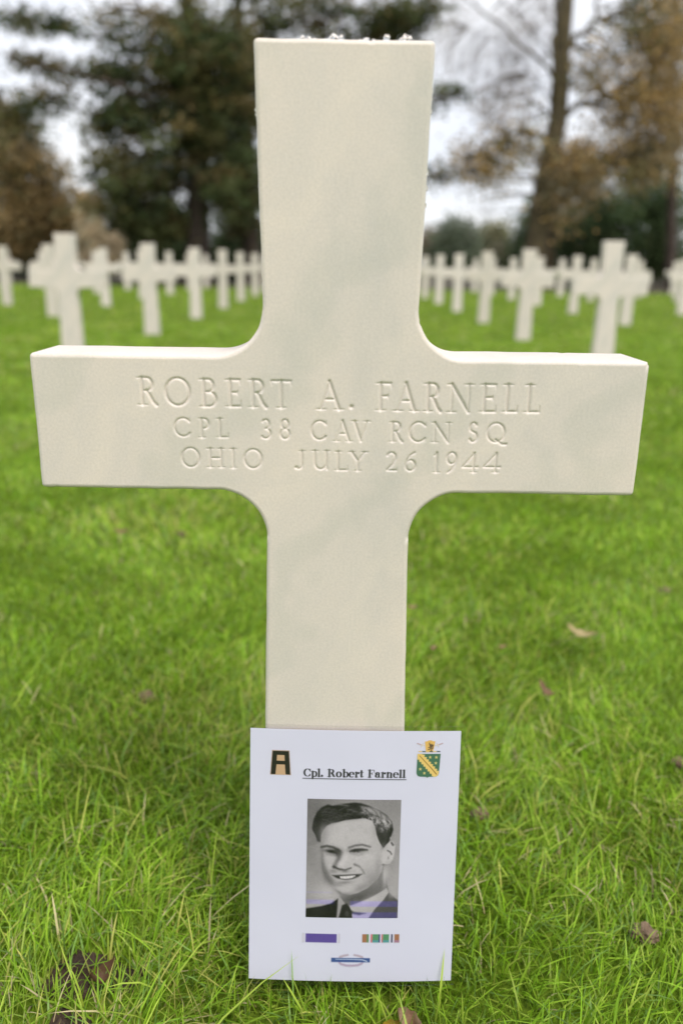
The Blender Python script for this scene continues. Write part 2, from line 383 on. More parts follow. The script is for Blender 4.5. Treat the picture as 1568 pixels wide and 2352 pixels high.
def cross_outline(step, fil):
    """closed outline, counter-clockwise seen from the front, as points and outward normals"""
    def hw_up(z): return 0.0660 + (0.0707 - 0.0660) * (z - 0.70) / (TOP - 0.70)
    def hw_lo(z): return 0.0652 + (0.50 - z) * 0.0205
    R1, R2, rc = 0.042, 0.045, 0.0035
    key = []                     # right half, from the foot up
    key += [('l', (hw_lo(-0.06), -0.06)), ('l', (hw_lo(ARM_B - R2), ARM_B - R2))]
    key += [('a', (hw_lo(ARM_B - R2) + R2, ARM_B - R2), R2, 180, 90)]
    key += [('a', (ARM_W - rc, ARM_B + rc), rc, -90, 0), ('a', (ARM_W - rc, ARM_T - rc), rc, 0, 90)]
    key += [('a', (hw_up(ARM_T + R1) + R1, ARM_T + R1), R1, 270, 180)]
    key += [('a', (hw_up(TOP) - rc, TOP - rc), rc, 0, 90)]
    half = []
    for kk in key:
        if kk[0] == 'l': half.append(kk[1])
        else:
            _, c, r, a0, a1 = kk; n = fil if r > 0.01 else 4
            for t in np.radians(np.linspace(a0, a1, n)): half.append((c[0] + r * math.cos(t), c[1] + r * math.sin(t)))
    pts = half + [(-x, z) for x, z in reversed(half)]
    out = []
    for i, p in enumerate(pts):
        q = pts[(i + 1) % len(pts)]; d = math.hypot(q[0] - p[0], q[1] - p[1]); n = max(1, int(d / step))
        for j in range(n): out.append((p[0] + (q[0] - p[0]) * j / n, p[1] + (q[1] - p[1]) * j / n))
    P = np.array(out); T = np.roll(P, -1, 0) - np.roll(P, 1, 0); T /= np.linalg.norm(T, axis=1)[:, None]
    return P, np.stack([T[:, 1], -T[:, 0]], 1)


def cross_mesh(name, step, fil, rough, hole):
    P, Nn = cross_outline(step, fil); n = len(P); rb = 0.0036
    if rough:
        w = rng.normal(0, 1, n); ker = np.exp(-np.linspace(-2, 2, 9) ** 2); ker /= ker.sum()
        w = np.convolve(np.concatenate([w[-4:], w, w[:4]]), ker, 'valid') * 0.00032
        chips = (rng.random(n) < 0.02) * rng.random(n) * 0.0011 * (rng.random(n) < 0.6)
        P = P + Nn * (w - chips)[:, None]
    rings = []
    for j in range(5):
        th = math.radians(22.5 * j); rings.append((rb * (1 - math.sin(th)), rb * (1 - math.cos(th))))
    rings += [(0, THICK * 0.5)] + [(i_, THICK - y_) for i_, y_ in reversed(rings)]
    V = []
    for ins, y in rings:
        q = P - Nn * ins; V.append(np.stack([q[:, 0], np.full(n, y), q[:, 1]], 1))
    V = np.concatenate(V); quads = []
    i = np.arange(n); j = (i + 1) % n
    for r in range(len(rings) - 1): quads.append(np.stack([r * n + i, r * n + j, (r + 1) * n + j, (r + 1) * n + i], 1))
    quads = np.concatenate(quads)
    front = [Vector((a, b, 0)) for a, b in (P - Nn * rb)]
    loops = [front]
    if hole: loops.append([Vector((PANEL[0], PANEL[2], 0)), Vector((PANEL[1], PANEL[2], 0)), Vector((PANEL[1], PANEL[3], 0)), Vector((PANEL[0], PANEL[3], 0))])
    fv = np.array([(p.x, 0.0, p.y) for lp in loops for p in lp])
    tris = np.array(tessellate_polygon(loops)) if hole else np.arange(n)[None]
    bt = np.arange(n)[::-1][None]; bv = np.array([(p.x, THICK, p.y) for p in front])
    b0 = len(V); V = np.concatenate([V, fv, bv])

    def orient(t, verts, sign):
        a, b, c = verts[t[:, 0]], verts[t[:, 1]], verts[t[:, 2]]; s = np.cross(b - a, c - a)[:, 1] * sign < 0
        t = t.copy(); t[s] = t[s][:, ::-1]; return t
    tris = (orient(tris, fv, -1) if hole else tris) + b0; bt = bt + b0 + len(fv)
    me = make_mesh(name, V, [quads, tris, bt], smooth=False)
    sm = np.zeros(len(me.polygons), bool); sm[:len(quads)] = True; me.polygons.foreach_set('use_smooth', sm)
    return me


near_cross = link('grave_cross', cross_mesh('near_cross', 0.005, 22, True, True), M_MARBLE)
tag(near_cross, 'large white marble cross with an engraved inscription, in front of all the others', 'cross')


def inscription():
    x0, x1, z0, z1 = PANEL; st = 0.0006
    xs = np.linspace(x0, x1, int((x1 - x0) / st) + 1); zs = np.linspace(z0, z1, int((z1 - z0) / st) + 1)
    segs = []
    for ch, a, b, c, d in INSCRIPTION:
        big = c > 620
        th, tn, se = (0.00180, 0.00130, 0.0044) if big else (0.00140, 0.00104, 0.0032)
        m = tn
        segs += glyph_segments(ROMAN[ch], a / 1000 + m, b / 1000 - m, c / 1000 + m, d / 1000 - m, th, tn, se)
    F = raster_depth(segs, xs, zs, 0.0012)
    e = 0.00045                                             # slightly worn arris
    D = 1.05 * 0.5 * (F + np.sqrt(F * F + e * e)); D -= D.min(); D = np.minimum(D, 0.0024)
    D[0] = D[-1] = 0; D[:, 0] = D[:, -1] = 0
    gx, gz = np.meshgrid(xs, zs); V = np.stack([gx, D, gz], -1).reshape(-1, 3); nx = len(xs)
    jj, ii = np.meshgrid(np.arange(len(zs) - 1), np.arange(nx - 1), indexing='ij'); a = (jj * nx + ii).ravel()
    return make_mesh('inscription', V, [np.stack([a, a + 1, a + nx + 1, a + nx], 1)], smooth=True)


o = link('inscription', inscription(), M_MARBLE, near_cross)
tag(o, 'three lines of carved capital letters across the arms')

# rows of crosses behind, column by column
far_me = cross_mesh('field_cross', 0.03, 8, False, False)
ORD = ['first', 'second', 'third', 'fourth', 'fifth', 'sixth', 'seventh', 'eighth', 'ninth', 'tenth', 'eleventh', 'twelfth']
COLS = [(-1, -1.935), (1, 1.905), (-2, -3.85), (2, 3.83), (-3, -5.47), (3, 5.62), (-4, -7.6), (4, 7.6), (-5, -9.5), (5, 9.5)]
for ci, cx in COLS:
    seen = 0
    for r in range(9):
        dist = 6.0 + 2.6 * (r - 1); Y = dist + CAM[1]
        x_px = 784 + cx / dist * 1957; arm = 0.268 / dist * 1957
        if x_px + arm < -12 or x_px - arm > 1580: continue
        if Y > 23.6: continue
        o = link('grave_cross', far_me, M_MARBLE_FAR)
        o.location = (cx + rnd.uniform(-.015, .015), Y + rnd.uniform(-.02, .02), rnd.uniform(-.012, .006))
        o.rotation_euler = (rnd.uniform(-.008, .008), rnd.uniform(-.008, .008), rnd.uniform(-.02, .02))
        side = 'left' if ci < 0 else 'right'
        tag(o, f"small white cross, {ORD[seen]} from the front in the {ORD[abs(ci) - 1]} column {side} of the near cross", 'cross', 'rows of white crosses on the lawn')
        seen += 1

# ------------------------------------------------------------------ printed card leaning on the cross
card = empty('memorial_card')
tl, tr_, br_, bl_ = [np.array(p) for p in ((-0.0829, -0.0046, 0.3066), (0.1261, -0.0028, 0.3049), (0.1239, -0.0477, 0.0382), (-0.0851, -0.0496, 0.0398))]
cu = (tr_ - tl + br_ - bl_) / 2; CW = np.linalg.norm(cu); cu = cu / CW
cv = (tl - bl_ + tr_ - br_) / 2; CH = np.linalg.norm(cv); cv = cv - cu * (cu @ cv); cv /= np.linalg.norm(cv)
cn = np.cross(cu, cv)                                          # towards the camera
c0 = (bl_ + br_) / 2
card.matrix_world = Matrix(((cu[0], cv[0], cn[0], c0[0]), (cu[1], cv[1], cn[1], c0[1]), (cu[2], cv[2], cn[2], c0[2]), (0, 0, 0, 1)))
tag(card, 'laminated white card with a printed portrait and emblems, leaning on the near cross', 'card')
MM = CW / 215.9                                                # the page is laid out 215.9 wide, 279.4 high


def card_bow(x, y):
    """the laminated sheet curls back a little towards its side edges"""
    return -0.0034 * (x / (112.5 * MM)) ** 2


def flat_box(name, x0, x1, y0, y1, z0, z1, mat, parent, r=0.0, bow=0.0, n=24):
    bm = bmesh.new(); P = []
    for cx_, cy_, a in ((x1 - r, y0 + r, -90), (x1 - r, y1 - r, 0), (x0 + r, y1 - r, 90), (x0 + r, y0 + r, 180)):
        for t in np.radians(np.linspace(a, a + 90, 5 if r else 1)): P.append((cx_ + r * math.cos(t), cy_ + r * math.sin(t)))
    a = [bm.verts.new((x, y, z0)) for x, y in P]; b = [bm.verts.new((x, y, z1)) for x, y in P]
    bm.faces.new(list(reversed(a))); bm.faces.new(b)
    for i in range(len(P)): j = (i + 1) % len(P); bm.faces.new((a[i], a[j], b[j], b[i]))
    for xb in np.linspace(x0, x1, 26)[1:-1]: bmesh.ops.bisect_plane(bm, geom=bm.verts[:] + bm.edges[:] + bm.faces[:], plane_co=(xb, 0, 0), plane_no=(1, 0, 0))
    for v_ in bm.verts: v_.co.z += card_bow(v_.co.x, v_.co.y)
    me = bpy.data.meshes.new(name); bm.to_mesh(me); bm.free()
    return link(name, me, mat, parent)


flat_box('laminate_film', -112.5 * MM, 112.5 * MM, -4.8 * MM, 284.2 * MM, -0.0004, 0.0007, M_FILM, card, r=0.004)
paper = flat_box('paper_sheet', -107.95 * MM, 107.95 * MM, 0, 279.4 * MM, -0.0002, 0.0002, M_PAPER, card)


PAPER_SRGB = np.array([222., 224., 238.]); PAPER_ALB = np.array([0.645, 0.64, 0.77])


def print_mesh(name, x0, x1, y0, y1, img, z, parent, label=None):
    """img: (rows from the top, cols, 3) linear albedo, one vertex each, alpha = NaN rows are left out"""
    h, w = img.shape[:2]
    gx, gy = np.meshgrid(np.linspace(x0, x1, w) * MM, np.linspace(y1, y0, h) * MM)
    V = np.stack([gx, gy, z + card_bow(gx, gy)], -1).reshape(-1, 3)
    jj, ii = np.meshgrid(np.arange(h - 1), np.arange(w - 1), indexing='ij'); a = (jj * w + ii).ravel(); Q_ = np.stack([a, a + w, a + w + 1, a + 1], 1)
    ink = np.abs(img.reshape(-1, 3) - PAPER_ALB).max(1) > .035; Q_ = Q_[ink[Q_].any(1)]
    o = link(name, make_mesh(name, V, [Q_], img.reshape(-1, 3), smooth=True), M_PRINT, parent)
    if label: o['label'] = label
    return o




class Canvas:
    """small soft-edged painter for flat print, in the pixel units of a page region"""
    def __init__(s, x0, x1, y0, y1, w, h, bg):
        s.X, s.Y = np.meshgrid(np.linspace(x0, x1, w), np.linspace(y0, y1, h)); s.img = np.zeros((h, w, 3)) + np.asarray(bg, float)

    def blend(s, a, c):
        c = np.asarray(c, float); s.img = s.img * (1 - a[..., None]) + (c if c.ndim == 3 else c[None, None, :] if c.ndim else np.full(3, c)[None, None, :]) * a[..., None]

    def poly(s, pts, c, soft=8.0, op=1.0):
        pts = np.array(pts, float); ins = np.zeros(s.X.shape, bool); d = np.full(s.X.shape, 1e9)
        for (ax, ay), (bx, by) in zip(pts, np.roll(pts, -1, 0)):
            vx, vy = bx - ax, by - ay; t = np.clip(((s.X - ax) * vx + (s.Y - ay) * vy) / max(vx * vx + vy * vy, 1e-9), 0, 1)
            d = np.minimum(d, np.hypot(s.X - ax - t * vx, s.Y - ay - t * vy))
            cr_ = (ay > s.Y) != (by > s.Y)
            with np.errstate(divide='ignore', invalid='ignore'): ins ^= cr_ & (s.X < (bx - ax) * (s.Y - ay) / (by - ay + 1e-12) + ax)
        sd_ = np.where(ins, d, -d); s.blend(np.clip(0.5 + sd_ / (2 * soft), 0, 1) * op, c)

    def line(s, pts, w, c, soft=8.0, op=1.0, w2=None):
        d = np.full(s.X.shape, -1e9); n = len(pts) - 1
        for i, ((ax, ay), (bx, by)) in enumerate(zip(pts[:-1], pts[1:])):
            vx, vy = bx - ax, by - ay; t = np.clip(((s.X - ax) * vx + (s.Y - ay) * vy) / max(vx * vx + vy * vy, 1e-9), 0, 1)
            hw = w if w2 is None else w + (w2 - w) * (i + t) / n
            d = np.maximum(d, hw - np.hypot(s.X - ax - t * vx, s.Y - ay - t * vy))
        s.blend(np.clip(0.5 + d / (2 * soft), 0, 1) * op, c)

    def blob(s, x, y, rx, ry, c, op=1.0, rot=0.0):
        a = math.radians(rot); u = ((s.X - x) * math.cos(a) + (s.Y - y) * math.sin(a)) / rx; v_ = (-(s.X - x) * math.sin(a) + (s.Y - y) * math.cos(a)) / ry
        s.blend(np.exp(-(u * u + v_ * v_)) * op, c)

    def albedo(s):
        return np.clip(lin(np.clip(s.img, 0, 255)) / lin(PAPER_SRGB) * PAPER_ALB, 0.004, 0.9)


def gy(v): return (v * 1.0, v * 0.985, v * 0.985)


def portrait():
    c = Canvas(55, 1470, 70, 1865, 150, 192, gy(152))
    # the printed studio backdrop: darker top left, paler at the shoulder
    c.blob(60, 250, 420, 420, gy(112), .8); c.blob(60, 800, 260, 400, gy(128), .6); c.blob(1450, 900, 300, 600, gy(168), .7)
    c.blob(380, 1480, 330, 230, gy(196), .9); c.blob(1430, 1350, 160, 300, gy(178), .8); c.blob(1300, 120, 300, 200, gy(140), .6)
    # neck, collar, jacket, tie (the shoulder is repainted over the backdrop further down)
    c.poly([(540, 1450), (700, 1400), (1205, 1000), (1275, 1060), (1290, 1320), (1320, 1440), (1100, 1600), (840, 1690), (640, 1660)], gy(118), 10)
    c.blob(1255, 1200, 45, 200, gy(200), .95); c.blob(1180, 1330, 60, 90, gy(120), .5); c.blob(800, 1560, 200, 70, gy(78), .7, -15); c.blob(620, 1540, 60, 80, gy(84), .6)
    c.poly([(1320, 1460), (1405, 1540), (1480, 1600), (1480, 1900), (960, 1900), (1060, 1770), (1190, 1620)], gy(92), 12)
    c.blob(1350, 1800, 120, 90, gy(74), .5); c.blob(1380, 1480, 60, 70, gy(178), .8)
    c.poly([(545, 1560), (590, 1560), (660, 1650), (620, 1700), (575, 1800), (560, 1900), (520, 1900), (540, 1700)], gy(160), 10)
    c.poly([(700, 1690), (830, 1640), (1010, 1570), (1200, 1460), (1290, 1400), (1320, 1470), (1240, 1590), (1120, 1720), (1000, 1900), (770, 1900), (740, 1780)], gy(186), 10)
    c.blob(1000, 1600, 140, 40, gy(205), .7, -25); c.poly([(720, 1730), (800, 1770), (980, 1790), (880, 1820), (760, 1800)], gy(60), 14, .8)
    c.poly([(610, 1670), (680, 1640), (725, 1690), (760, 1770), (775, 1900), (555, 1900), (590, 1760)], gy(46), 10); c.blob(690, 1800, 35, 50, gy(92), .7)
    # hair, then the face over it
    c.poly([(130, 500), (150, 380), (200, 270), (270, 195), (360, 150), (480, 158), (600, 135), (760, 115), (860, 122), (1000, 165), (1150, 230), (1260, 300), (1340, 400), (1362, 520),
            (1330, 620), (1300, 700), (1230, 790), (1150, 720), (1090, 600), (900, 420), (500, 500), (300, 640), (265, 715), (215, 705), (180, 610), (140, 545)], gy(42), 12)
    for x, y, rx, ry, v, r in [(930, 225, 80, 34, 205, 35), (1060, 235, 105, 38, 216, 20), (1120, 290, 60, 22, 158, 10), (880, 265, 28, 30, 140, 40), (1200, 360, 95, 52, 212, 20), (1265, 430, 60, 42, 190, 30), (1120, 400, 55, 30, 200, 10),
                              (1180, 500, 55, 45, 112, 0), (1240, 560, 45, 60, 84, 0), (1310, 460, 22, 34, 60, 0), (760, 230, 60, 40, 70, 30), (700, 290, 60, 25, 66, 0), (300, 260, 70, 50, 58, 0), (430, 156, 40, 10, 150, 0), (560, 150, 60, 12, 120, 0), (640, 160, 50, 14, 105, 0)]:
        c.blob(x, y, rx, ry, gy(v), .85, r)
    for _ in range(130):                                          # strands combed back over the dark side
        x, y = rng.uniform(270, 860), rng.uniform(215, 420); t = rng.uniform(-.5, .4); L_ = rng.uniform(60, 160)
        if y > 470 - .1 * x and x > 320: continue
        c.line([(x, y), (x + L_ * .5 * math.cos(t), y + L_ * .5 * math.sin(t) - 14), (x + L_ * math.cos(t), y + L_ * math.sin(t))], 5, gy(rng.uniform(14, 120)), 12, .55, 3)
    c.poly([(880, 185), (1000, 190), (1150, 250), (1260, 320), (1330, 420), (1300, 480), (1190, 450), (1080, 385), (960, 320)], gy(168), 26, .9)
    for p in ([(900, 190), (980, 260), (1060, 300)], [(1010, 190), (1090, 250), (1130, 320)], [(1160, 270), (1180, 340), (1250, 380)], [(1250, 330), (1270, 400), (1330, 470)]): c.line(p, 9, gy(96), 14, .75)
    for _ in range(70):                                          # curls on the lit side
        x = rng.uniform(880, 1320); y = 200 + (x - 880) * .45 + rng.uniform(-20, 170); t = rng.uniform(.2, 1.3)
        c.line([(x, y), (x + 30 * math.cos(t), y + 30 * math.sin(t)), (x + 50 * math.cos(t + .7), y + 55 * math.sin(t + .7))], 8, gy(rng.choice([40, 70, 120, 190, 224])), 9, .6, 3)
    c.blob(1250, 600, 60, 90, gy(60), .7)
    c.poly([(268, 720), (270, 620), (300, 540), (350, 470), (430, 425), (520, 412), (620, 380), (760, 360), (930, 345), (1040, 385), (1085, 470), (1110, 590), (1150, 690), (1215, 800), (1225, 1000), (1205, 1150),
            (1140, 1270), (1000, 1400), (850, 1480), (720, 1512), (610, 1495), (520, 1420), (430, 1340), (345, 1235), (300, 1130), (285, 1000), (276, 850)], gy(193), 9)
    c.blob(1080, 500, 40, 140, gy(150), .35); c.blob(760, 330, 260, 40, gy(40), .55, -8); c.blob(420, 400, 150, 45, gy(40), .7, -20)
    # modelling of the printed face
    c.blob(295, 620, 50, 150, gy(136), .6); c.blob(290, 1000, 36, 240, gy(110), .7); c.blob(345, 1180, 55, 150, gy(104), .7, -28); c.blob(440, 1330, 70, 120, gy(112), .7, -38)
    c.blob(600, 560, 300, 130, gy(198), .6); c.blob(420, 520, 60, 100, gy(172), .3); c.blob(410, 985, 95, 75, gy(196), .85); c.blob(960, 960, 190, 150, gy(206), .6)
    c.blob(1150, 1100, 60, 200, gy(150), .6); c.blob(1080, 1260, 120, 110, gy(138), .65, -35); c.blob(900, 1400, 200, 60, gy(124), .55, -25); c.blob(680, 1420, 120, 60, gy(190), .8); c.blob(640, 1500, 140, 26, gy(110), .6)
    c.poly([(40, 780), (262, 735), (274, 850), (282, 1000), (297, 1132), (342, 1238), (428, 1344), (518, 1428), (548, 1520), (420, 1580), (40, 1640)], gy(160), 9)
    c.blob(60, 850, 200, 260, gy(134), .7); c.blob(400, 1480, 230, 150, gy(192), .9)
    c.poly([(30, 1735), (300, 1680), (440, 1640), (545, 1570), (540, 1700), (525, 1900), (30, 1900)], gy(38), 14)
    c.poly([(30, 1660), (260, 1630), (440, 1600), (545, 1545), (440, 1640), (290, 1690), (30, 1730)], gy(178), 16, .9)
    c.blob(325, 1120, 40, 150, gy(112), .55, -12); c.blob(400, 1290, 50, 110, gy(108), .55, -38); c.blob(560, 1470, 90, 26, gy(120), .5, 30)
    # brows and eyes
    c.line([(280, 790), (360, 772), (450, 788), (530, 825), (560, 850)], 12, gy(46), 18, .95, 16); c.blob(480, 850, 120, 62, gy(84), .6, 8); c.blob(430, 852, 92, 26, gy(34), .95, 6); c.blob(525, 875, 50, 46, gy(48), .8)
    c.line([(700, 790), (790, 758), (900, 745), (1020, 775)], 12, gy(74), 17, .9, 9); c.blob(840, 838, 150, 40, gy(120), .5); c.line([(715, 848), (790, 820), (880, 812), (975, 822)], 14, gy(50), 14, .9, 9); c.blob(800, 842, 62, 24, gy(44), .9); c.blob(880, 826, 70, 16, gy(52), .8)
    c.blob(806, 858, 14, 10, gy(190), .7); c.line([(720, 880), (840, 905), (900, 890)], 12, gy(150), 14, .6); c.line([(360, 900), (490, 905)], 12, gy(148), 14, .6); c.blob(690, 820, 30, 45, gy(120), .5)
    # nose
    c.line([(560, 880), (545, 960), (500, 1040), (475, 1080)], 34, gy(94), 26, .75, 26); c.blob(640, 960, 55, 130, gy(208), .75, 12); c.blob(590, 1040, 60, 40, gy(210), .8)
    c.line([(470, 1085), (550, 1118), (640, 1132), (735, 1098)], 16, gy(62), 14, .9, 8); c.blob(640, 1150, 60, 24, gy(96), .6); c.blob(470, 1150, 70, 40, gy(112), .5)
    # smile
    c.line([(790, 1045), (860, 1075), (910, 1130), (940, 1180)], 16, gy(108), 16, .8, 10); c.blob(830, 1120, 60, 40, gy(200), .7)
    c.poly([(452, 1212), (600, 1206), (760, 1196), (915, 1186), (850, 1232), (760, 1268), (650, 1280), (545, 1266), (490, 1240)], gy(52), 14, .92)
    c.poly([(565, 1228), (660, 1222), (800, 1208), (808, 1222), (750, 1254), (650, 1267), (578, 1258)], gy(232), 9, .95)
    for x in (610, 665, 722, 772): c.line([(x, 1218), (x + 4, 1256)], 3, gy(120), 5, .5)
    c.blob(640, 1320, 120, 26, gy(128), .7, -4); c.blob(560, 1360, 70, 30, gy(140), .5)
    # ear
    c.poly([(1205, 810), (1260, 745), (1325, 690), (1370, 690), (1398, 760), (1390, 880), (1372, 965), (1325, 1025), (1255, 1052), (1210, 1010)], gy(198), 9)
    c.line([(1345, 715), (1365, 745)], 16, gy(70), 12, .8); c.line([(1285, 830), (1325, 850), (1345, 885)], 10, gy(84), 10, .8); c.line([(1300, 930), (1300, 950)], 10, gy(130), 10, .7); c.blob(1240, 1045, 50, 12, gy(110), .6)
    c.blob(1225, 740, 30, 70, gy(90), .7, 20); c.blob(1325, 640, 14, 18, gy(200), .7)
    for _ in range(260):                                         # uneven skin and cloth tone, as in an enlarged snapshot
        c.blob(rng.uniform(60, 1460), rng.uniform(380, 1860), rng.uniform(14, 60), rng.uniform(14, 60), gy(rng.choice([110, 210])), .05)
    c.blob(1010, 1150, 110, 160, gy(172), .5); c.blob(330, 560, 60, 120, gy(150), .5); c.blob(1120, 760, 70, 160, gy(176), .4)
    # coarse print grain, then the lavender streaks of a failing print head
    c.img = 128 + (c.img - 128) * 1.06 - 6 + rng.normal(0, 4.5, c.img.shape[:2])[..., None]
    L = c.img.mean(-1, keepdims=True) / 255
    for (xa, xb, ya, yb, op) in ((40, 520, 1590, 1660, .5), (720, 1500, 1605, 1690, .6), (760, 1500, 1775, 1900, .6), (40, 480, 1468, 1490, .25)):
        m = np.clip((c.X - xa) / 30, 0, 1) * np.clip((xb - c.X) / 60, 0, 1) * np.clip(.5 + (c.Y - ya) / 16, 0, 1) * np.clip(.5 + (yb - c.Y) / 16, 0, 1) * op
        c.blend(m, np.concatenate([L * 205 + 25, L * 195 + 22, L * 190 + 92], -1))
    return c.albedo()


print_mesh('portrait_photograph', -48.4, 48.4, 73.2, 205.2, portrait(), 0.00045, card, 'black and white printed portrait of a smiling young man in suit and tie')

# letter-shaped patch
c = Canvas(100, 335, 110, 385, 72, 84, PAPER_SRGB)
TAN, BLK = (205, 172, 134), (38, 36, 30)
c.poly([(130, 120), (308, 120), (326, 375), (112, 375)], (196, 170, 150), 2); c.poly([(136, 128), (302, 128), (318, 369), (120, 369)], BLK, 2)
c.poly([(182, 170), (258, 170), (261, 230), (178, 230)], TAN, 2); c.poly([(177, 268), (263, 268), (272, 372), (167, 372)], TAN, 2)
c.poly([(115, 369), (325, 369), (326, 376), (112, 376)], TAN, 2); c.poly([(122, 364), (166, 364), (166, 372), (122, 372)], BLK, 2); c.poly([(274, 364), (316, 364), (316, 372), (274, 372)], BLK, 2)
print_mesh('letter_patch', -88.6, -65.0, 229.4, 257.9, c.albedo(), 0.00045, card, 'black and tan patch shaped like a letter A')

# shield with its crest
YEL, GRN, DK = (236, 205, 120), (74, 116, 90), (70, 66, 66)
c = Canvas(530, 1170, 630, 1220, 118, 110, PAPER_SRGB)
sh = [(562, 655), (1112, 655), (1100, 900), (1088, 1100), (1068, 1160), (1020, 1188), (850, 1192), (812, 1212), (780, 1192), (640, 1188), (580, 1165), (552, 1110), (552, 1040)]
c.poly(sh, GRN, 4)
up = [(562, 655), (672, 655)]; x, y = 672, 668
while y < 1050: up += [(x, y), (x + 66, y + 8), (x + 56, y + 56)]; x += 51; y += 55
lo = []; x, y = 562, 790
while y < 1170: lo += [(x, y), (x + 44, y - 4), (x + 50, y + 46)]; x += 51; y += 55
c.poly(up + [(1086, 1050), (1084, 1110), (1060, 1165), (1010, 1190), (960, 1190)] + lo[::-1], YEL, 5)
c.line([(612, 698), (920, 1010), (1028, 1130)], 7, (128, 98, 40), 5, 1, 10)
for x, y in ((865, 735), (1013, 737), (1005, 870), (642, 1010), (740, 1105)):
    for t in range(5): a = math.radians(90 + 72 * t); c.line([(x, y), (x + 38 * math.cos(a), y - 38 * math.sin(a))], 14, (222, 208, 130), 5, 1, 3)
shield = print_mesh('heraldic_shield', 62.2, 90.0, 229.0, 256.4, c.albedo(), 0.00045, card, 'green shield with a toothed yellow diagonal band and five stars')
c = Canvas(530, 1170, 280, 630, 118, 66, PAPER_SRGB)
c.poly([(728, 330), (790, 318), (820, 296), (885, 296), (915, 318), (975, 325), (962, 430), (940, 540), (925, 600), (940, 618), (760, 618), (752, 540), (738, 430)], (232, 190, 104), 5)
for p in ([(835, 370), (850, 420), (870, 470), (860, 530), (815, 545)], [(850, 430), (890, 400), (900, 440), (870, 480)], [(870, 480), (900, 520), (885, 570)], [(930, 420), (915, 470), (920, 510)], [(860, 470), (820, 490)], [(880, 440), (915, 450)]):
    c.line(p, 12, (78, 66, 58), 6, .9)
c.line([(790, 450), (870, 330)], 3, (150, 118, 60), 4, .7)
for s_ in (1, -1):
    f = lambda x: 850 + s_ * (x - 850)
    c.line([(f(552), 380), (f(640), 415)], 14, (190, 160, 160), 6, .8); c.line([(f(640), 415), (f(730), 445)], 7, (226, 212, 180), 6, .8); c.line([(f(690), 380), (f(640), 475)], 6, (226, 206, 160), 6, .8)
for i in range(6):
    x = 580 + i * 87; c.poly([(x, 585), (x + 78, 585), (x + 90, 612), (x + 12, 612)], (70, 82, 82) if i % 2 else (226, 196, 130), 5)
o = print_mesh('crest', 62.2, 90.0, 256.5, 270.4, c.albedo(), 0.00045, shield, 'yellow crest with a rampant lion between two swords')


def fat_face():
    """lower and upper case of a heavy Didone text face; x in cap heights"""
    G = {}
    st = lambda x, y0, y1: ('k', [(x, y0), (x, y1)])
    G['C'] = (.82, [('p', arc(.44, .5, .36, .49, 40, 320, 30)), ('n', [(.74, .98), (.74, .66)]), ('n', [(.74, .32), (.7, .16)])])
    G['p'] = (.72, [st(.2, -.28, .66), ('p', arc(.42, .32, .22, .34, 120, -120, 24)), ('n', [(.02, .66), (.2, .66)]), ('n', [(.04, -.3), (.38, -.3)])])
    G['l'] = (.4, [st(.2, .02, .98), ('n', [(.02, 1), (.2, 1)]), ('n', [(.02, .02), (.38, .02)])])
    G['.'] = (.32, [('d', .14, .1)])
    G['R'] = (.98, [st(.24, .02, .98), ('p', [(.24, .98), (.46, .98)] + arc(.46, .74, .22, .24, 90, -90) + [(.24, .5)]), ('k', [(.5, .5), (.66, .3), (.72, .1)]), ('n', [(.72, .08), (.84, .0), (.92, .1)]), ('n', [(.04, .02), (.42, .02)]), ('n', [(.04, .98), (.3, .98)])])
    G['o'] = (.72, [('p', arc(.34, .33, .24, .34, 0, 360, 32))])
    G['b'] = (.74, [st(.2, .02, .98), ('p', arc(.42, .33, .22, .34, 120, -120, 24)), ('n', [(.02, 1), (.2, 1)])])
    G['e'] = (.66, [('p', arc(.33, .33, .24, .34, 14, 305, 28)), ('n', [(.12, .40), (.56, .40)])])
    G['r'] = (.58, [st(.2, .02, .64), ('n', [(.02, .64), (.2, .64)]), ('n', [(.2, .45), (.32, .62), (.42, .64)]), ('d', .44, .56), ('n', [(.02, .02), (.38, .02)])])
    G['t'] = (.48, [st(.2, .08, .86), ('n', [(.02, .64), (.4, .64)]), ('n', [(.2, .06), (.32, .0), (.42, .12)])])
    G['F'] = (.84, [st(.24, .02, .98), ('n', [(.04, .98), (.74, .98)]), ('n', [(.74, .98), (.76, .68)]), ('n', [(.24, .5), (.52, .5)]), ('n', [(.52, .64), (.52, .36)]), ('n', [(.04, .02), (.44, .02)])])
    G['a'] = (.68, [st(.44, .08, .52), ('p', arc(.3, .5, .16, .17, 160, 20, 10)), ('p', arc(.26, .19, .16, .18, 70, 320, 16)), ('d', .15, .5), ('n', [(.46, .06), (.56, .0), (.64, .08)])])
    G['n'] = (.8, [st(.2, .02, .64), st(.58, .02, .48), ('p', arc(.42, .44, .18, .22, 150, 0, 10)), ('n', [(.02, .64), (.2, .64)]), ('n', [(.04, .02), (.36, .02)]), ('n', [(.42, .02), (.74, .02)])])
    return G


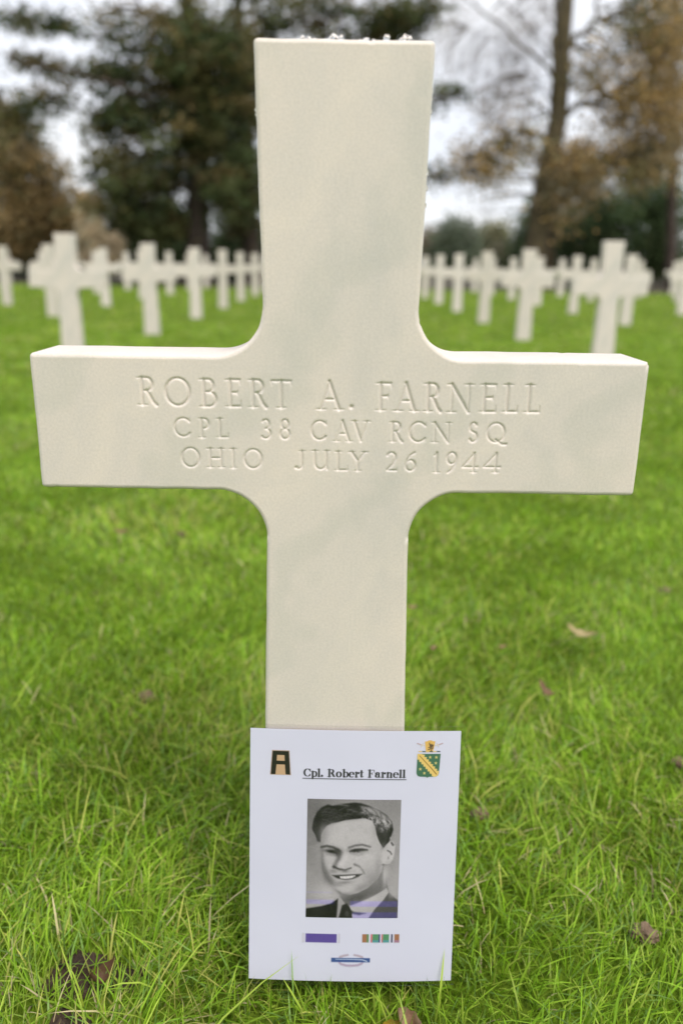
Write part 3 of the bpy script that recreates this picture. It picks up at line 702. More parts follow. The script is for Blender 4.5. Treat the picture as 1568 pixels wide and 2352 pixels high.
def caption():
    G = fat_face(); segs = []; x = 0.0
    text = 'Cpl. Robert Farnell'; total = sum(G[ch][0] if ch != ' ' else .42 for ch in text)
    sx = 105.0 / total; cap = 8.0; base = 229.6
    for ch in text:
        if ch == ' ': x += .42; continue
        w, s = G[ch]; x0 = -52.8 + x * sx
        segs += glyph_segments(s, x0, x0 + sx, base, base + cap, 0.98, 0.30, 0.5); x += w
    segs.append((-53.6, 227.3, 52.6, 227.3, .42, .42))
    xs = np.arange(-55, 54.01, .34); zs = np.arange(226.2, 239.0, .34)
    F = raster_depth(segs, xs, zs, 1.0); a = np.clip(.5 + F / .4, 0, 1)[::-1]
    img = PAPER_ALB[None, None] * (1 - a[..., None]) + np.array([.02, .02, .025]) * a[..., None]
    return xs[0], xs[-1], zs[0], zs[-1], img


x0, x1, y0, y1, img = caption()
print_mesh('caption', x0, x1, y0, y1, img, 0.00045, card, 'underlined name in heavy black serif type')

# ribbon bars
c = Canvas(120, 680, 110, 255, 84, 24, PAPER_SRGB)
c.poly([(134, 122), (160, 122), (160, 246), (134, 246)], (208, 206, 218), 4); c.poly([(628, 122), (655, 122), (655, 246), (628, 246)], (208, 206, 218), 4)
c.poly([(180, 125), (610, 127), (608, 243), (180, 243)], (97, 80, 156), 3)
print_mesh('ribbon_bar', -52.6, -9.8, 43.6, 56.0, c.albedo(), 0.00045, card, 'purple ribbon bar')
c = Canvas(920, 1460, 115, 260, 120, 24, PAPER_SRGB)
for xa, xb, col, col2 in ((942, 1000, (166, 118, 88), None), (1000, 1028, (104, 138, 92), None), (1054, 1078, (206, 116, 120), None), (1078, 1160, (92, 150, 108), (92, 158, 160)), (1160, 1178, (64, 66, 118), None), (1198, 1216, (206, 116, 120), None),
                          (1216, 1298, (92, 150, 108), (92, 158, 160)), (1325, 1345, (60, 60, 88), None), (1370, 1434, (166, 118, 88), (168, 128, 150))):
    c.poly([(xa, 132), (xb, 132), (xb, 243), (xa, 243)], col, 3)
    if col2: c.poly([(xa, 212), (xb, 212), (xb, 243), (xa, 243)], col2, 6)
print_mesh('ribbon_bar', 10.0, 53.0, 43.9, 56.2, c.albedo(), 0.00045, card, 'ribbon bar with brown, green, red and blue stripes')
# rifle badge
c = Canvas(500, 1070, 390, 570, 96, 32, PAPER_SRGB)
c.line([(745, 415), (690, 425), (645, 440), (632, 470)], 10, (184, 168, 180), 6, .9, 16); c.line([(832, 415), (890, 425), (935, 440), (950, 470)], 10, (184, 168, 180), 6, .9, 16)
c.line([(632, 500), (660, 525), (730, 540), (800, 541), (880, 535), (930, 515), (950, 495)], 13, (180, 164, 186), 6, .95)
c.poly([(526, 450), (1042, 450), (1042, 500), (526, 500)], (66, 92, 148), 3)
c.line([(585, 466), (780, 466), (940, 470), (1000, 488)], 4, (196, 208, 228), 4, .95, 7)
print_mesh('rifle_badge', -22.6, 22.8, 15.6, 33.2, c.albedo(), 0.00045, card, 'blue bar badge with a pale rifle over an oval wreath')

# ------------------------------------------------------------------ water droplets on the near cross
def droplet(loc, rx, ry, rz, side, label):
    bm = bmesh.new(); bmesh.ops.create_icosphere(bm, subdivisions=2, radius=1.0)
    for v_ in bm.verts:
        n_ = 1 + 0.26 * math.sin(4 * v_.co.x + loc[0] * 900) * math.sin(3 * v_.co.z + loc[0] * 1300) + 0.14 * math.sin(7 * v_.co.y + 5 * v_.co.x + loc[0] * 500)
        v_.co = Vector((v_.co.x * rx, v_.co.y * ry, v_.co.z * rz)) * n_
        if side == 0 and v_.co.z < 0: v_.co.z *= 0.25
    for f in bm.faces: f.smooth = True
    me = bpy.data.meshes.new('water_droplet'); bm.to_mesh(me); bm.free()
    o = link('water_droplet', me, M_WATER); o.location = loc
    tag(o, label, 'droplet', 'dew on the near cross')


for i_, (x, w, h) in enumerate(((-.0330, .0026, .0052), (-.0275, .0018, .0026), (-.0235, .0017, .0026), (-.0159, .0028, .0016), (-.0080, .0044, .0058), (-.0030, .0022, .0034), (.0122, .0024, .0020), (.0168, .0024, .0020), (.0228, .0016, .0012), (.0328, .0026, .0052), (.0439, .0022, .0024), (.0494, .0044, .0058))):
    droplet((x, .0085 + .004 * math.sin(x * 700), TOP + .0004), w * 1.08, w * .9, h * .88, 0, f'clear dew droplet on the top edge of the near cross, {ORD[i_]} from the left')
for i_, (x, z, w, h) in enumerate(((.0702, .880, .0012, .0016), (.0701, .8746, .0011, .0014), (.0699, .866, .0012, .0028), (.0694, .8201, .0010, .0022), (.0690, .8080, .0016, .0024), (.0684, .7945, .0014, .0024))):
    droplet((x, .010, z), w, w, h, 1, f'tiny dew droplet on the right side of the near cross, {ORD[i_]} from the top')
for i_, (x, z, w, h) in enumerate(((-.0698, .864, .0014, .0022), (-.0697, .8605, .0012, .0016))):
    droplet((x, .008, z), w, w, h, 1, f'tiny dew droplet on the left side of the near cross, {("upper", "lower")[i_]} of the two')

# ------------------------------------------------------------------ bare soil, clods, fallen leaves
SOIL = [(-.262, -.010, .056, .030, 'patch of bare brown soil beside the lower left of the card'), (-.262, -.088, .036, .034, 'smaller patch of bare soil at the lower edge, below the larger one')]
for x, y, a, b, lab in SOIL:
    bm = bmesh.new(); rows = 12; ring = 60; vs_ = [bm.verts.new((x, y, .004))]
    prev = None
    for r in range(1, rows + 1):
        cur = []
        for i in range(ring):
            t = 2 * math.pi * i / ring; k_ = r / rows * (1 + .18 * math.sin(3 * t + x * 40) + .1 * math.sin(7 * t))
            cur.append(bm.verts.new((x + a * k_ * math.cos(t), y + b * k_ * math.sin(t), .004 * (1 - (r / rows) ** 2) + rnd.uniform(.0, .0055) if r < rows else .001)))
        for i in range(ring):
            j = (i + 1) % ring
            bm.faces.new((vs_[0], cur[i], cur[j]) if prev is None else (prev[i], cur[i], cur[j], prev[j]))
        prev = cur
    me = bpy.data.meshes.new('bare_soil'); bm.to_mesh(me); bm.free()
    tag(link('bare_soil', me, M_SOIL), lab, kind='structure')

CLODS = [(.361, .048, .0125, 'crumbly brown soil clod in the grass to the right of the card'), (.204, .259, .009, 'small brown soil clod in the grass beside the top right of the card'),
         (-.333, .567, .013, 'dark soil clod in the grass, left of the cross shaft'), (.779, 1.09, .012, 'brown soil clod far out in the grass near the right edge'), (-.441, 1.462, .012, 'small dark clod in the grass below the left arm of the near cross'),
         (.536, .389, .010, 'brown soil clod at the right edge, level with the top of the card')]
for x, y, r, lab in CLODS:
    bm = bmesh.new(); bmesh.ops.create_icosphere(bm, subdivisions=3, radius=1.0); s = x * 37
    for v_ in bm.verts:
        q = v_.co; n_ = 1 + .25 * math.sin(4 * q.x + s) * math.sin(5 * q.y - s) + .16 * math.sin(9 * q.z + s + 6 * q.x) + .10 * math.sin(17 * q.x + 13 * q.y) * math.sin(15 * q.z)
        v_.co = Vector((q.x * r * 1.25, q.y * r, q.z * r * .75)) * n_
    me = bpy.data.meshes.new('soil_clod'); bm.to_mesh(me); bm.free()
    o = link('soil_clod', me, M_CLOD); o.location = (x, y, .011); tag(o, lab, 'soil clod', 'soil clods in the grass')


def fallen_leaf(x, y, z, L, w, rz, tilt, curl, c1, c2, lab, fold=0.0):
    nu, nv = 15, 9; V, C = [], []
    for i in range(nu):
        u = i / (nu - 1); hw = w * (math.sin(math.pi * min(1, u * 1.02)) ** .75) * (1 + .12 * math.sin(u * 17 + x * 50)) + .0006
        for j in range(nv):
            t = -1 + 2 * j / (nv - 1)
            V.append(((u - .5) * L, t * hw, curl * ((u - .5) ** 2 * L * 2.4 + t * t * hw * .7) + .0012 * math.sin(u * 21 + t * 5) + fold * math.sin(u * 9 + 2 * t) * math.cos(t * 4 + u * 5)))
            k_ = min(1, max(0, .5 + .5 * math.sin(u * 6 + t * 2 + x * 9))); C.append([c1[q] * (1 - k_) + c2[q] * k_ for q in range(3)])
    F = [[i * nv + j, (i + 1) * nv + j, (i + 1) * nv + j + 1, i * nv + j + 1] for i in range(nu - 1) for j in range(nv - 1)]
    me = make_mesh('fallen_leaf', V, [np.array(F)], np.array(C), smooth=True)
    o = link('fallen_leaf', me, M_LEAF); o.location = (x, y, z); o.rotation_euler = (tilt, tilt * .5, rz)
    tag(o, lab, 'leaf', 'fallen leaves on the lawn')


fallen_leaf(.484, .761, .050, .060, .011, -.45, .15, .5, (.42, .33, .16), (.55, .44, .24), 'pale tan fallen leaf on the grass, right of the cross shaft')
fallen_leaf(.367, .544, .040, .040, .006, -1.0, .25, .9, (.24, .145, .09), (.33, .21, .13), 'curled brown fallen leaf below and left of the pale tan leaf')
fallen_leaf(.078, -.080, .024, .026, .0075, -.5, .55, 1.8, (.34, .20, .13), (.52, .34, .24), 'crumpled pinkish-brown leaf at the lower edge, just below the card', .0045)
fallen_leaf(.058, -.088, .022, .022, .006, .6, .3, .5, (.38, .26, .02), (.30, .18, .02), 'small yellow leaf at the lower edge beside the crumpled leaf')
fallen_leaf(-.248, -.028, .014, .030, .009, .9, .3, 1.2, (.11, .055, .03), (.18, .10, .06), 'dark brown leaf lying on the bare soil patch', .003)
fallen_leaf(.185, .718, .036, .020, .004, .8, .4, .8, (.32, .20, .12), (.38, .26, .16), 'small brown leaf close to the right side of the cross shaft')
fallen_leaf(.322, .728, .036, .018, .004, .3, .2, .8, (.34, .22, .12), (.40, .28, .16), 'small tan-brown leaf between the shaft and the pale tan leaf')
fallen_leaf(-.58, 1.363, .046, .040, .010, .2, .1, .6, (.28, .17, .10), (.36, .23, .14), 'brown leaf on the grass below the left arm of the near cross')
fallen_leaf(.161, .891, .046, .022, .006, .2, .1, .6, (.34, .21, .13), (.40, .27, .17), 'tiny tan leaf touching the edge of the shaft below the right arm')


# ------------------------------------------------------------------ grass
def field(x, y, s, seed):
    r = np.random.default_rng(seed); f = np.zeros_like(x)
    for k_ in range(7):
        a = r.uniform(0, 2 * math.pi); q = s * (0.6 + 0.5 * k_ * r.random()); f += np.sin((x * math.cos(a) + y * math.sin(a)) * q + r.uniform(0, 6.28)) / 7 ** .5
    return f


def grass_zone(n, x0, x1, y0, y1, Lm, Wm, levels, seed, wedge=None, fade=None):
    r = np.random.default_rng(seed)
    x = r.uniform(x0, x1, n); y = r.uniform(y0, y1, n)
    keep = np.ones(n, bool)
    if fade: keep &= r.random(n) < np.clip((y - fade[0]) / (fade[1] - fade[0]), 0, 1) * np.clip((fade[3] - y) / (fade[3] - fade[2]), 0, 1)
    if wedge: keep &= np.abs(x) < wedge[0] + wedge[1] * (y + .71)
    keep &= ~((np.abs(x) < .079) & (y > -.004) & (y < .076))
    for sx_, sy_, a, b, _ in SOIL:
        t = np.arctan2((y - sy_) / b, (x - sx_) / a); d = np.hypot((x - sx_) / a, (y - sy_) / b) / (1 + .18 * np.sin(3 * t + sx_ * 40))
        keep &= d > 0.50 + .55 * r.random(n)
    for cx_, cy_, rr, _ in CLODS: keep &= np.hypot(x - cx_, (y - cy_)) > rr * .75
    x, y = x[keep], y[keep]; n = len(x)
    g1 = field(x, y, 5.0, 1); g2 = field(x, y, 17.0, 2)
    L = Lm * np.clip(r.lognormal(-.06, .33, n), .35, 2.1) * (1 + .18 * g1 + .10 * g2) * (.70 + .32 * np.exp(-((x - .0) ** 2 + (y + .05) ** 2) / .16))   # longer round the stone, where the mower does not reach
    Wd = Wm * r.uniform(.55, 1.25, n)
    az = r.uniform(0, 2 * math.pi, n) + 0.0; coh = field(x, y, 7.0, 3) * 2.2
    mixc = r.random(n) < .45; az = np.where(mixc, coh + r.normal(0, .6, n), az)
    bend = np.clip(r.gamma(2.2, .26, n), .05, 1.3); lean = np.abs(r.normal(0, .42, n))
    # blades at the foot of the card stay low so that only tips cross its edge
    near = (np.abs(x - .02) < .125) & (y > -.115) & (y < .0)
    L = np.where(near, np.minimum(L, .052), L)
    tips = (np.abs(x - .02) < .12) & (y > -.095) & (y < -.058) & (r.random(n) < .17); L = np.where(tips, r.uniform(.052, .088, n), L); bend = np.where(tips, bend * .35, bend); lean = np.where(tips, lean * .4, lean)
    under = (np.abs(x - .02) < .118) & (y > -.056) & (y < .0)
    L = np.where(under, np.minimum(L, .030), L)
    dx, dy = np.cos(az), np.sin(az); tw = az + math.pi / 2 + r.normal(0, .7, n); wx, wy = np.cos(tw), np.sin(tw)
    ts = levels; V = []
    for t in ts:
        h = L * t * (1 - .38 * bend * t) * np.cos(np.minimum(lean, 1.0)); o_ = L * (t * np.sin(lean) + .75 * bend * t * t)
        px, py, pz = x + dx * o_, y + dy * o_, np.maximum(h, .001)
        if t < 1:
            hw = Wd * .5 * (1 - .55 * t * t)
            V += [np.stack([px - wx * hw, py - wy * hw, pz], 1), np.stack([px + wx * hw, py + wy * hw, pz], 1)]
        else: V.append(np.stack([px, py, pz], 1))
    kk = len(V); V = np.stack(V, 1)
    # blade colours: mid green, yellow green, blue green and straw
    pal = np.array([(.205, .375, .020), (.285, .455, .034), (.375, .495, .068), (.200, .340, .072), (.60, .51, .30), (.50, .50, .13)])
    pr = np.clip(r.random(n) + .10 * g1, 0, .9999); idx = np.searchsorted([.32, .64, .83, .94, .975], pr)
    colr = pal[idx] * r.uniform(.55, 1.4, n)[:, None] * (1 + .10 * g2)[:, None]
    C = np.repeat(colr[:, None], kk, 1)
    C[:, :2] *= np.array([1.0, .92, .9])                          # slightly darker, less green at the foot
    base = np.arange(n) * kk; quads = []
    for q in range(len(ts) - 2): quads.append(np.stack([base + 2 * q, base + 2 * q + 1, base + 2 * q + 3, base + 2 * q + 2], 1))
    tri = np.stack([base + kk - 3, base + kk - 2, base + kk - 1], 1)
    return V.reshape(-1, 3), C.reshape(-1, 3), np.concatenate(quads) if quads else np.zeros((0, 4), int), tri


zones = [grass_zone(195000, -1.3, 1.3, -.45, 1.5, .036, .0021, (0, .4, .75, 1), 21, (.62, .52), (-.5, -.45, .8, 1.5)),
         grass_zone(165000, -2.3, 2.3, .8, 3.9, .034, .0040, (0, .45, .8, 1), 22, (.5, .5), (.8, 1.5, 2.8, 3.9)),
         grass_zone(150000, -5.6, 5.6, 2.8, 10.0, .036, .0095, (0, .6, 1), 23, (.8, .46), (2.8, 3.9, 8, 10)),
         grass_zone(80000, -14, 14, 8.0, 25.0, .036, .022, (0, .6, 1), 24, (1.5, .46), (8, 10, 24.5, 25))]
# a few long wild blades
zones.append(grass_zone(2600, -.8, .8, -.3, 1.0, .065, .0024, (0, .3, .55, .8, 1), 25, (.42, .52)))
V, C, Q, T, off = [], [], [], [], 0
for v_, c_, q_, t_ in zones:
    V.append(v_); C.append(c_); Q.append(q_ + off); T.append(t_ + off); off += len(v_)
me = make_mesh('grass', np.concatenate(V), [np.concatenate(Q), np.concatenate(T)], np.concatenate(C))
tag(link('grass', me, M_GRASS), 'bright green mown grass covering the lawn', 'grass', kind='stuff')


# ------------------------------------------------------------------ trees
def tube(pts, radii, sides=7):
    pts = np.array(pts, float); n = len(pts); V = []
    for i in range(n):
        t = pts[min(i + 1, n - 1)] - pts[max(i - 1, 0)]; t /= np.linalg.norm(t) + 1e-9
        a = np.cross(t, [0.31, 0.93, 0.2]); a /= np.linalg.norm(a) + 1e-9; b = np.cross(t, a)
        th = np.linspace(0, 2 * math.pi, sides, endpoint=False)
        V.append(pts[i] + radii[i] * (np.cos(th)[:, None] * a + np.sin(th)[:, None] * b))
    V = np.concatenate(V); F = []
    for i in range(n - 1):
        for s in range(sides): F.append((i * sides + s, i * sides + (s + 1) % sides, (i + 1) * sides + (s + 1) % sides, (i + 1) * sides + s))
    return V, np.array(F)


def smooth_path(pts, n):
    pts = np.array(pts, float); d = np.concatenate([[0], np.cumsum(np.linalg.norm(np.diff(pts, axis=0), axis=1))]); t = np.linspace(0, d[-1], n)
    P = np.stack([np.interp(t, d, pts[:, k_]) for k_ in range(3)], 1)
    for _ in range(2): P[1:-1] = .25 * P[:-2] + .5 * P[1:-1] + .25 * P[2:]
    return P


def tree(name, label, cat, Y, trunk, r0, r1, limbs, blobs, bark, pal, leaf, seed, group=None, spread=.34, trunk_label=None):
    """trunk, limbs: pixel paths seen at depth Y (limbs carry a depth swing); blobs: (px, py, rx, ry, depth, clumps, leaves per clump)"""
    r = np.random.default_rng(seed); s = 1 / px_m(Y)
    base = at(trunk[0][0], trunk[0][1], Y); base[2] = 0
    root = empty(name, tuple(base)); tag(root, label, cat, group)
    wood_v, wood_f, off = [], [], 0; nodes = []

    def add(P, R, sides=7):
        nonlocal off
        v_, f_ = tube(P, R, sides); wood_v.append(v_); wood_f.append(f_ + off); off += len(v_)
    tp = [base] + [at(x, y, Y) for x, y in trunk[1:]]
    P = smooth_path(tp, 26) + r.normal(0, .03 * r0, (26, 3)) * 1.0
    R = np.linspace(r0, r1, 26); R[:3] *= (1.5, 1.22, 1.08)
    add(P, R, 10); nodes += list(zip(P, R))
    for lm in limbs:
        pts = [at(x, y, Y + dz) for x, y, dz in lm[:-1]]; q = smooth_path(pts, 14) + r.normal(0, .05, (14, 3)); q[0] = pts[0]
        rr = np.linspace(lm[-1], lm[-1] * .25, 14); add(q, rr, 6); nodes += list(zip(q, rr))
    NP = np.array([p for p, _ in nodes]); LV, LC, LF = [], [], []; lo = 0
    for bl in blobs:
        bx, by, rx, ry, dep, ncl, nl = bl[:7]; bpal = np.array(bl[7] if len(bl) > 7 else pal)
        c_ = at(bx, by, Y)
        for _ in range(ncl):
            d = r.normal(0, 1, 3); d /= np.linalg.norm(d); d *= r.random() ** .4
            p = c_ + np.array([d[0] * rx * s, d[1] * dep, d[2] * ry * s])
            if p[2] < .15: p[2] = .15 + r.random() * .3
            k_ = np.argmin(np.linalg.norm((NP - p) * np.array([1, 1, 1.35]), axis=1)); a = NP[k_]
            mid = (a + p) / 2 + np.array([0, 0, .12 * np.linalg.norm(p - a)]) + r.normal(0, .08, 3)
            tr = smooth_path([a, mid, p], 5); add(tr, np.linspace(min(.035, nodes[k_][1]), .008, 5), 4)
            tone = r.uniform(.55, 1.35); ci = bpal[r.integers(len(bpal))]
            n = nl; kind, ln, wd = leaf
            sp_ = np.array([spread, spread, spread * (.5 if kind == 'needle' else .8)])
            pos = p + r.normal(0, 1, (n, 3)) * sp_
            if kind == 'hang': pos[:, 2] -= r.random(n) * .5
            u = r.normal(0, 1, (n, 3)); u[:, 2] *= .6
            if kind == 'hang': u = np.stack([r.normal(0, .18, n), r.normal(0, .18, n), -np.ones(n)], 1)
            u /= np.linalg.norm(u, axis=1)[:, None]; w = np.cross(u, r.normal(0, 1, (n, 3))); w /= np.linalg.norm(w, axis=1)[:, None]
            l_ = ln * r.uniform(.6, 1.3, n)[:, None]; wd_ = wd * r.uniform(.6, 1.3, n)[:, None]
            q = np.stack([pos, pos + u * l_ * .5 + w * wd_ * .5, pos + u * l_, pos + u * l_ * .5 - w * wd_ * .5], 1)
            LV.append(q.reshape(-1, 3)); colr = ci * tone * r.uniform(.75, 1.25, n)[:, None]
            LC.append(np.repeat(colr, 4, 0)); LF.append(np.arange(4 * n).reshape(-1, 4) + lo); lo += 4 * n
    wm = make_mesh('trunk', np.concatenate(wood_v) - base, [np.concatenate(wood_f)], smooth=True)
    o = link('trunk', wm, bark, root)
    if trunk_label: o['label'] = trunk_label
    lmx = make_mesh('crown', np.concatenate(LV) - base, [np.concatenate(LF)], np.clip(np.concatenate(LC), .003, .8))
    link('crown', lmx, M_LEAF, root)
    return root


PINE = [(0.082, 0.112, 0.043), (0.116, 0.134, 0.053), (0.161, 0.15, 0.057), (0.06, 0.08, 0.036), (0.189, 0.144, 0.062)]
EVER = [(0.075, 0.120, 0.051), (0.105, 0.158, 0.063), (0.135, 0.173, 0.072)]
BROWN = [(0.385, 0.281, 0.142), (0.487, 0.34, 0.156), (0.282, 0.229, 0.121), (0.231, 0.223, 0.106)]
ORANGE = [(0.466, 0.311, 0.128), (0.547, 0.378, 0.164), (0.365, 0.277, 0.164), (0.303, 0.267, 0.179)]
TWIG = [(0.300, 0.250, 0.210), (0.360, 0.300, 0.260), (0.240, 0.195, 0.160)]
TANP = [(0.672, 0.552, 0.396), (0.768, 0.636, 0.468), (0.528, 0.408, 0.264), (0.600, 0.516, 0.372)]
MIST = [(.10, .115, .075), (.12, .125, .085), (.14, .12, .075)]

tree('pine_tree', 'tall dark pine with a thick reddish trunk behind the crosses on the left', 'tree', 26.0,
     [(452, 640), (458, 480), (452, 330), (448, 180), (430, 40), (418, -120), (410, -300)], .40, .10,
     [[(450, 420, 0), (420, 280, -.3), (372, 130, -.5), (330, 40, -.6), (296, -60, -.6), .13],
      [(452, 300, 0), (330, 215, -.8), (200, 170, -1.2), (20, 140, -1.4), .09], [(448, 200, 0), (320, 110, .6), (160, 70, .9), (-30, 45, 1.0), .08],
      [(455, 360, 0), (330, 300, .5), (200, 260, .7), (100, 225, .8), .08], [(455, 430, 0), (350, 430, -.5), (260, 470, -.7), .08],
      [(455, 380, 0), (520, 300, .4), (590, 240, .6), .08], [(456, 480, 0), (530, 470, -.6), (585, 500, -.8), .06], [(440, 120, 0), (520, 40, .4), (600, -20, .6), .08]],
     [(390, 320, 150, 160, 2.2, 105, 64), (310, 440, 95, 95, 2.0, 62, 66), (520, 240, 75, 200, 1.8, 70, 60), (535, 430, 60, 90, 1.6, 44, 66), (440, 110, 110, 100, 1.8, 70, 60),
      (445, 220, 60, 180, 1.6, 50, 66), (290, 260, 80, 45, 1.2, 32, 50), (225, 180, 90, 12, 1.0, 15, 60), (90, 148, 80, 6, .7, 9, 60), (95, 58, 90, 7, .7, 9, 60), (260, 60, 60, 30, 1.0, 14, 36), (280, 150, 50, 30, .9, 10, 36),
      (40, 45, 50, 10, .8, 6, 36), (130, 232, 70, 16, .8, 10, 44), (40, 262, 55, 16, .7, 9, 48), (235, 330, 40, 60, .8, 14, 40), (350, 520, 80, 40, 1.5, 34, 66)],
     M_BARK_DARK, PINE, ('needle', .24, .085), 31, 'tall trees behind the crosses', spread=.27)
tree('pine_tree', 'dark pine whose trunk rises just left of the near cross', 'tree', 28.5,
     [(578, 640), (572, 420), (560, 200), (548, 60), (540, -120), (535, -300)], .30, .10,
     [[(566, 260, 0), (680, 120, .4), (820, 50, .6), (960, 20, .7), .10], [(572, 380, 0), (720, 320, -.5), (900, 250, -.8), (1050, 212, -.9), .09],
      [(575, 480, 0), (740, 450, -.5), (900, 420, -.6), (1030, 405, -.6), .08], [(560, 200, 0), (600, 60, .3), (700, -40, .6), .08], [(552, 110, 0), (620, 60, -.5), (740, 60, -.8), .06]],
     [(690, 30, 90, 55, 1.4, 34, 46), (850, 45, 110, 45, 1.3, 46, 46), (960, 25, 55, 40, 1.0, 18, 40), (1030, 214, 36, 13, .5, 9, 34), (1005, 250, 20, 12, .4, 3, 24), (1008, 400, 32, 20, .5, 8, 34), (560, 330, 45, 220, 1.3, 90, 60), (575, 90, 55, 100, 1.2, 44, 55), (900, 100, 60, 30, .8, 14, 40), (780, 310, 70, 26, .8, 14, 45), (900, 255, 70, 20, .7, 10, 45), (780, 455, 80, 26, .8, 12, 45), (910, 425, 60, 18, .6, 8, 45)],
     M_BARK_DARK, PINE, ('needle', .24, .085), 32, 'tall trees behind the crosses', spread=.27)
tree('autumn_tree', 'brown-leaved tree at the far left edge behind the crosses', 'tree', 30.0,
     [(-30, 640), (-25, 480), (-12, 350), (0, 200)], .25, .08, [[(-20, 450, 0), (40, 400, -.4), (110, 370, -.6), .08], [(-24, 520, 0), (70, 500, .4), (170, 520, .5), .07], [(-10, 340, 0), (40, 290, .4), (90, 280, .6), .06]],
     [(40, 420, 85, 100, 1.6, 100, 75), (60, 520, 100, 60, 1.6, 80, 70), (165, 510, 60, 50, 1.2, 44, 70), (30, 300, 60, 55, 1.2, 36, 55, PINE), (150, 440, 40, 40, 1.0, 10, 40)],
     M_BARK_DARK, BROWN, ('broad', .17, .12), 33, 'tall trees behind the crosses')
tree('dry_shrub', 'pale tan dry-leaved shrub behind the second column of crosses on the left', 'shrub', 24.4,
     [(222, 640), (222, 600), (214, 560), (206, 520)], .05, .02, [[(222, 620, 0), (250, 590, .1), (262, 550, .1), .025], [(222, 630, 0), (195, 590, -.1), (188, 540, -.1), .025]],
     [(204, 545, 20, 60, .4, 90, 100), (260, 572, 12, 40, .3, 54, 100), (228, 598, 38, 26, .4, 60, 100), (200, 478, 20, 26, .4, 26, 60, BROWN)],
     M_BARK_GREY, TANP, ('broad', .12, .05), 34, spread=.10)
tree('autumn_tree', 'tall tree with a leaning mossy trunk and orange-brown leaves, right of the near cross', 'tree', 27.0,
     [(1222, 640), (1236, 500), (1258, 380), (1284, 260), (1288, 130), (1300, 10), (1305, -150), (1310, -300)], .38, .15,
     [[(1284, 262, 0), (1262, 180, -.3), (1272, 90, -.4), (1300, -20, -.4), .12], [(1284, 265, 0), (1350, 238, .3), (1430, 200, .5), (1520, 150, .6), .10],
      [(1270, 320, 0), (1190, 300, -.5), (1120, 330, -.7), (1060, 400, -.7), .08], [(1290, 120, 0), (1360, 60, .3), (1390, -60, .4), .10], [(1265, 350, 0), (1340, 370, -.5), (1440, 360, -.6), .08],
      [(1286, 200, 0), (1200, 100, .4), (1100, 20, .6), (1020, -40, .7), .06], [(1280, 280, 0), (1210, 220, -.4), (1130, 220, -.5), .05]],
     [(1110, 385, 60, 40, 1.0, 34, 40), (1180, 330, 60, 60, 1.0, 30, 34, BROWN), (1150, 260, 70, 50, 1.0, 14, 24, TWIG), (1310, 400, 50, 65, 1.0, 54, 60), (1440, 240, 80, 65, 1.6, 38, 50), (1430, 380, 80, 45, 1.4, 38, 55, BROWN), (1515, 140, 55, 110, 1.6, 44, 52), (1350, 175, 45, 50, 1.0, 16, 44, BROWN), (1350, 375, 50, 30, 1.0, 18, 46, BROWN), (1470, 60, 34, 70, 1.0, 14, 50, PINE), (1520, 310, 55, 80, 1.4, 28, 55),
      (1280, 480, 30, 60, .8, 14, 40), (1390, 90, 50, 40, 1.0, 7, 36, BROWN)],
     M_BARK_MOSS, ORANGE, ('broad', .15, .10), 35, 'tall trees behind the crosses', spread=.36)
tree('bare_tree', 'pale grey tree with drooping bare twigs against the sky behind the leaning trunk', 'tree', 31.0,
     [(1262, 640), (1264, 480), (1274, 360), (1282, 200), (1280, 60), (1270, -120), (1260, -260)], .17, .05,
     [[(1280, 150, 0), (1180, 20, -.3), (1060, -60, -.5), .03], [(1282, 260, 0), (1180, 120, .4), (1080, 60, .5), .028], [(1280, 80, 0), (1230, -40, .4), .03]],
     [(1090, 70, 100, 80, 1.6, 60, 26), (1190, 110, 80, 100, 1.6, 60, 26), (1130, 190, 80, 50, 1.2, 28, 22), (1230, 30, 50, 60, 1.2, 24, 26), (1100, 460, 24, 40, .6, 6, 22)],
     M_BARK_MOSS, TWIG, ('hang', .42, .012), 36, 'tall trees behind the crosses', spread=.4)
tree('autumn_tree', 'slender brown-leaved tree with a thin trunk at the far right edge', 'tree', 29.0,
     [(1542, 640), (1540, 480), (1546, 330), (1540, 150), (1550, -50), (1555, -250)], .19, .07, [[(1543, 360, 0), (1480, 290, .3), (1430, 260, .4), .06], [(1542, 240, 0), (1600, 150, -.3), (1640, 60, -.4), .06], [(1544, 120, 0), (1480, 40, .4), (1440, -30, .5), .06]],
     [(1540, 50, 55, 80, 1.5, 40, 55), (1565, 220, 40, 100, 1.3, 30, 55), (1480, 340, 60, 50, 1.2, 18, 50), (1470, 20, 30, 50, 1.0, 12, 45, PINE)],
     M_BARK_DARK, BROWN, ('broad', .16, .11), 37, 'tall trees behind the crosses')
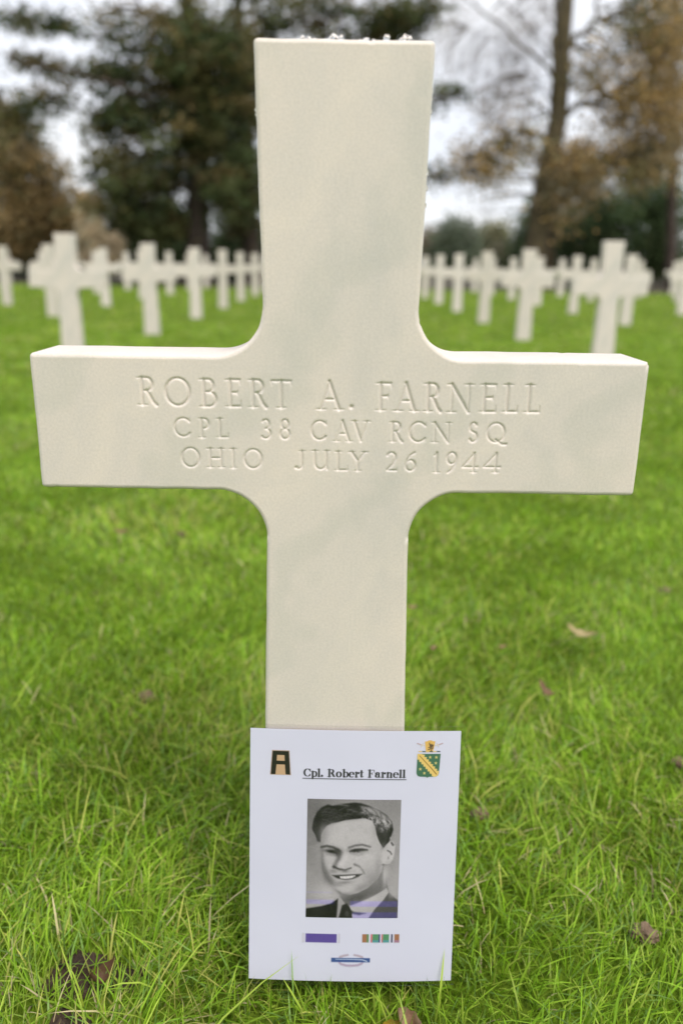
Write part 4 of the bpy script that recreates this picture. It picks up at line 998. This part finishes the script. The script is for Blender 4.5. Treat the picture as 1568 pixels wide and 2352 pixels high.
# evergreen understorey
for nm, lab, Y, x, bl, sd_ in (
        ('evergreen_bush', 'dark evergreen bush directly behind the leaning trunk on the right', 33.0, 1240, [(1240, 530, 45, 70, 1.6, 60, 70), (1230, 590, 40, 30, 1.4, 30, 70)], 41),
        ('evergreen_bush', 'broad dark evergreen bush right of the leaning trunk', 33.5, 1370, [(1360, 530, 90, 65, 1.8, 120, 75), (1380, 600, 90, 30, 1.6, 60, 75)], 42),
        ('evergreen_bush', 'dark evergreen bush behind the thin trunk at the far right', 34.0, 1510, [(1500, 490, 80, 100, 1.8, 120, 75), (1540, 600, 90, 35, 1.6, 60, 75)], 43),
        ('evergreen_bush', 'low dark evergreen bush at the foot of the thick-trunked pine', 32.0, 380, [(360, 560, 110, 50, 1.8, 110, 75), (420, 600, 110, 30, 1.6, 70, 75)], 44),
        ('evergreen_bush', 'low dark evergreen bush between the two pine trunks', 32.5, 540, [(545, 560, 70, 55, 1.8, 80, 75), (560, 610, 70, 30, 1.5, 50, 75)], 45),
        ('evergreen_bush', 'dark evergreen bush at the far left behind the crosses', 33.0, 90, [(80, 570, 90, 35, 1.6, 60, 65), (150, 600, 110, 25, 1.6, 60, 70), (0, 590, 60, 40, 1.6, 40, 70)], 46)):
    tree(nm, lab, 'bush', Y, [(x, 640), (x, 600), (x + 4, 560)], .10, .04, [[(x, 610, 0), (x - 40, 570, .3), .04], [(x, 605, 0), (x + 45, 565, -.3), .04]], bl, M_BARK_DARK, EVER, ('broad', .17, .10), sd_, 'evergreen bushes under the trees', spread=.32)
# distant trees in the gap right of the shaft
for lab, Y, x, bl, pal, sd_ in (
        ('distant brownish tree just right of the near cross', 88.0, 992, [(990, 565, 26, 28, 1.6, 30, 60)], [(0.286, 0.220, 0.165), (0.352, 0.264, 0.198)], 51),
        ('distant grey-green tree in the gap right of the near cross', 84.0, 1045, [(1042, 555, 36, 40, 1.8, 60, 60), (1050, 590, 45, 20, 1.8, 30, 60)], [(0.165, 0.198, 0.143), (0.198, 0.220, 0.154)], 52),
        ('distant olive tree left of the leaning trunk', 90.0, 1128, [(1126, 562, 38, 38, 1.8, 60, 60), (1120, 595, 50, 18, 1.8, 30, 60)], [(0.330, 0.308, 0.176), (0.264, 0.264, 0.154)], 53),
        ('distant low brown bush between the far trees', 86.0, 1185, [(1180, 588, 40, 20, 1.5, 40, 60)], [(0.242, 0.220, 0.154), (0.198, 0.198, 0.132)], 54)):
    tree('distant_tree', lab, 'tree', Y, [(x, 620), (x, 590), (x + 2, 560)], .22, .08, [[(x, 600, 0), (x - 14, 570, .4), .08], [(x, 598, 0), (x + 16, 568, -.4), .08]], bl, M_BARK_GREY, pal, ('broad', .42, .30), sd_, 'far trees in the gap', spread=.75)
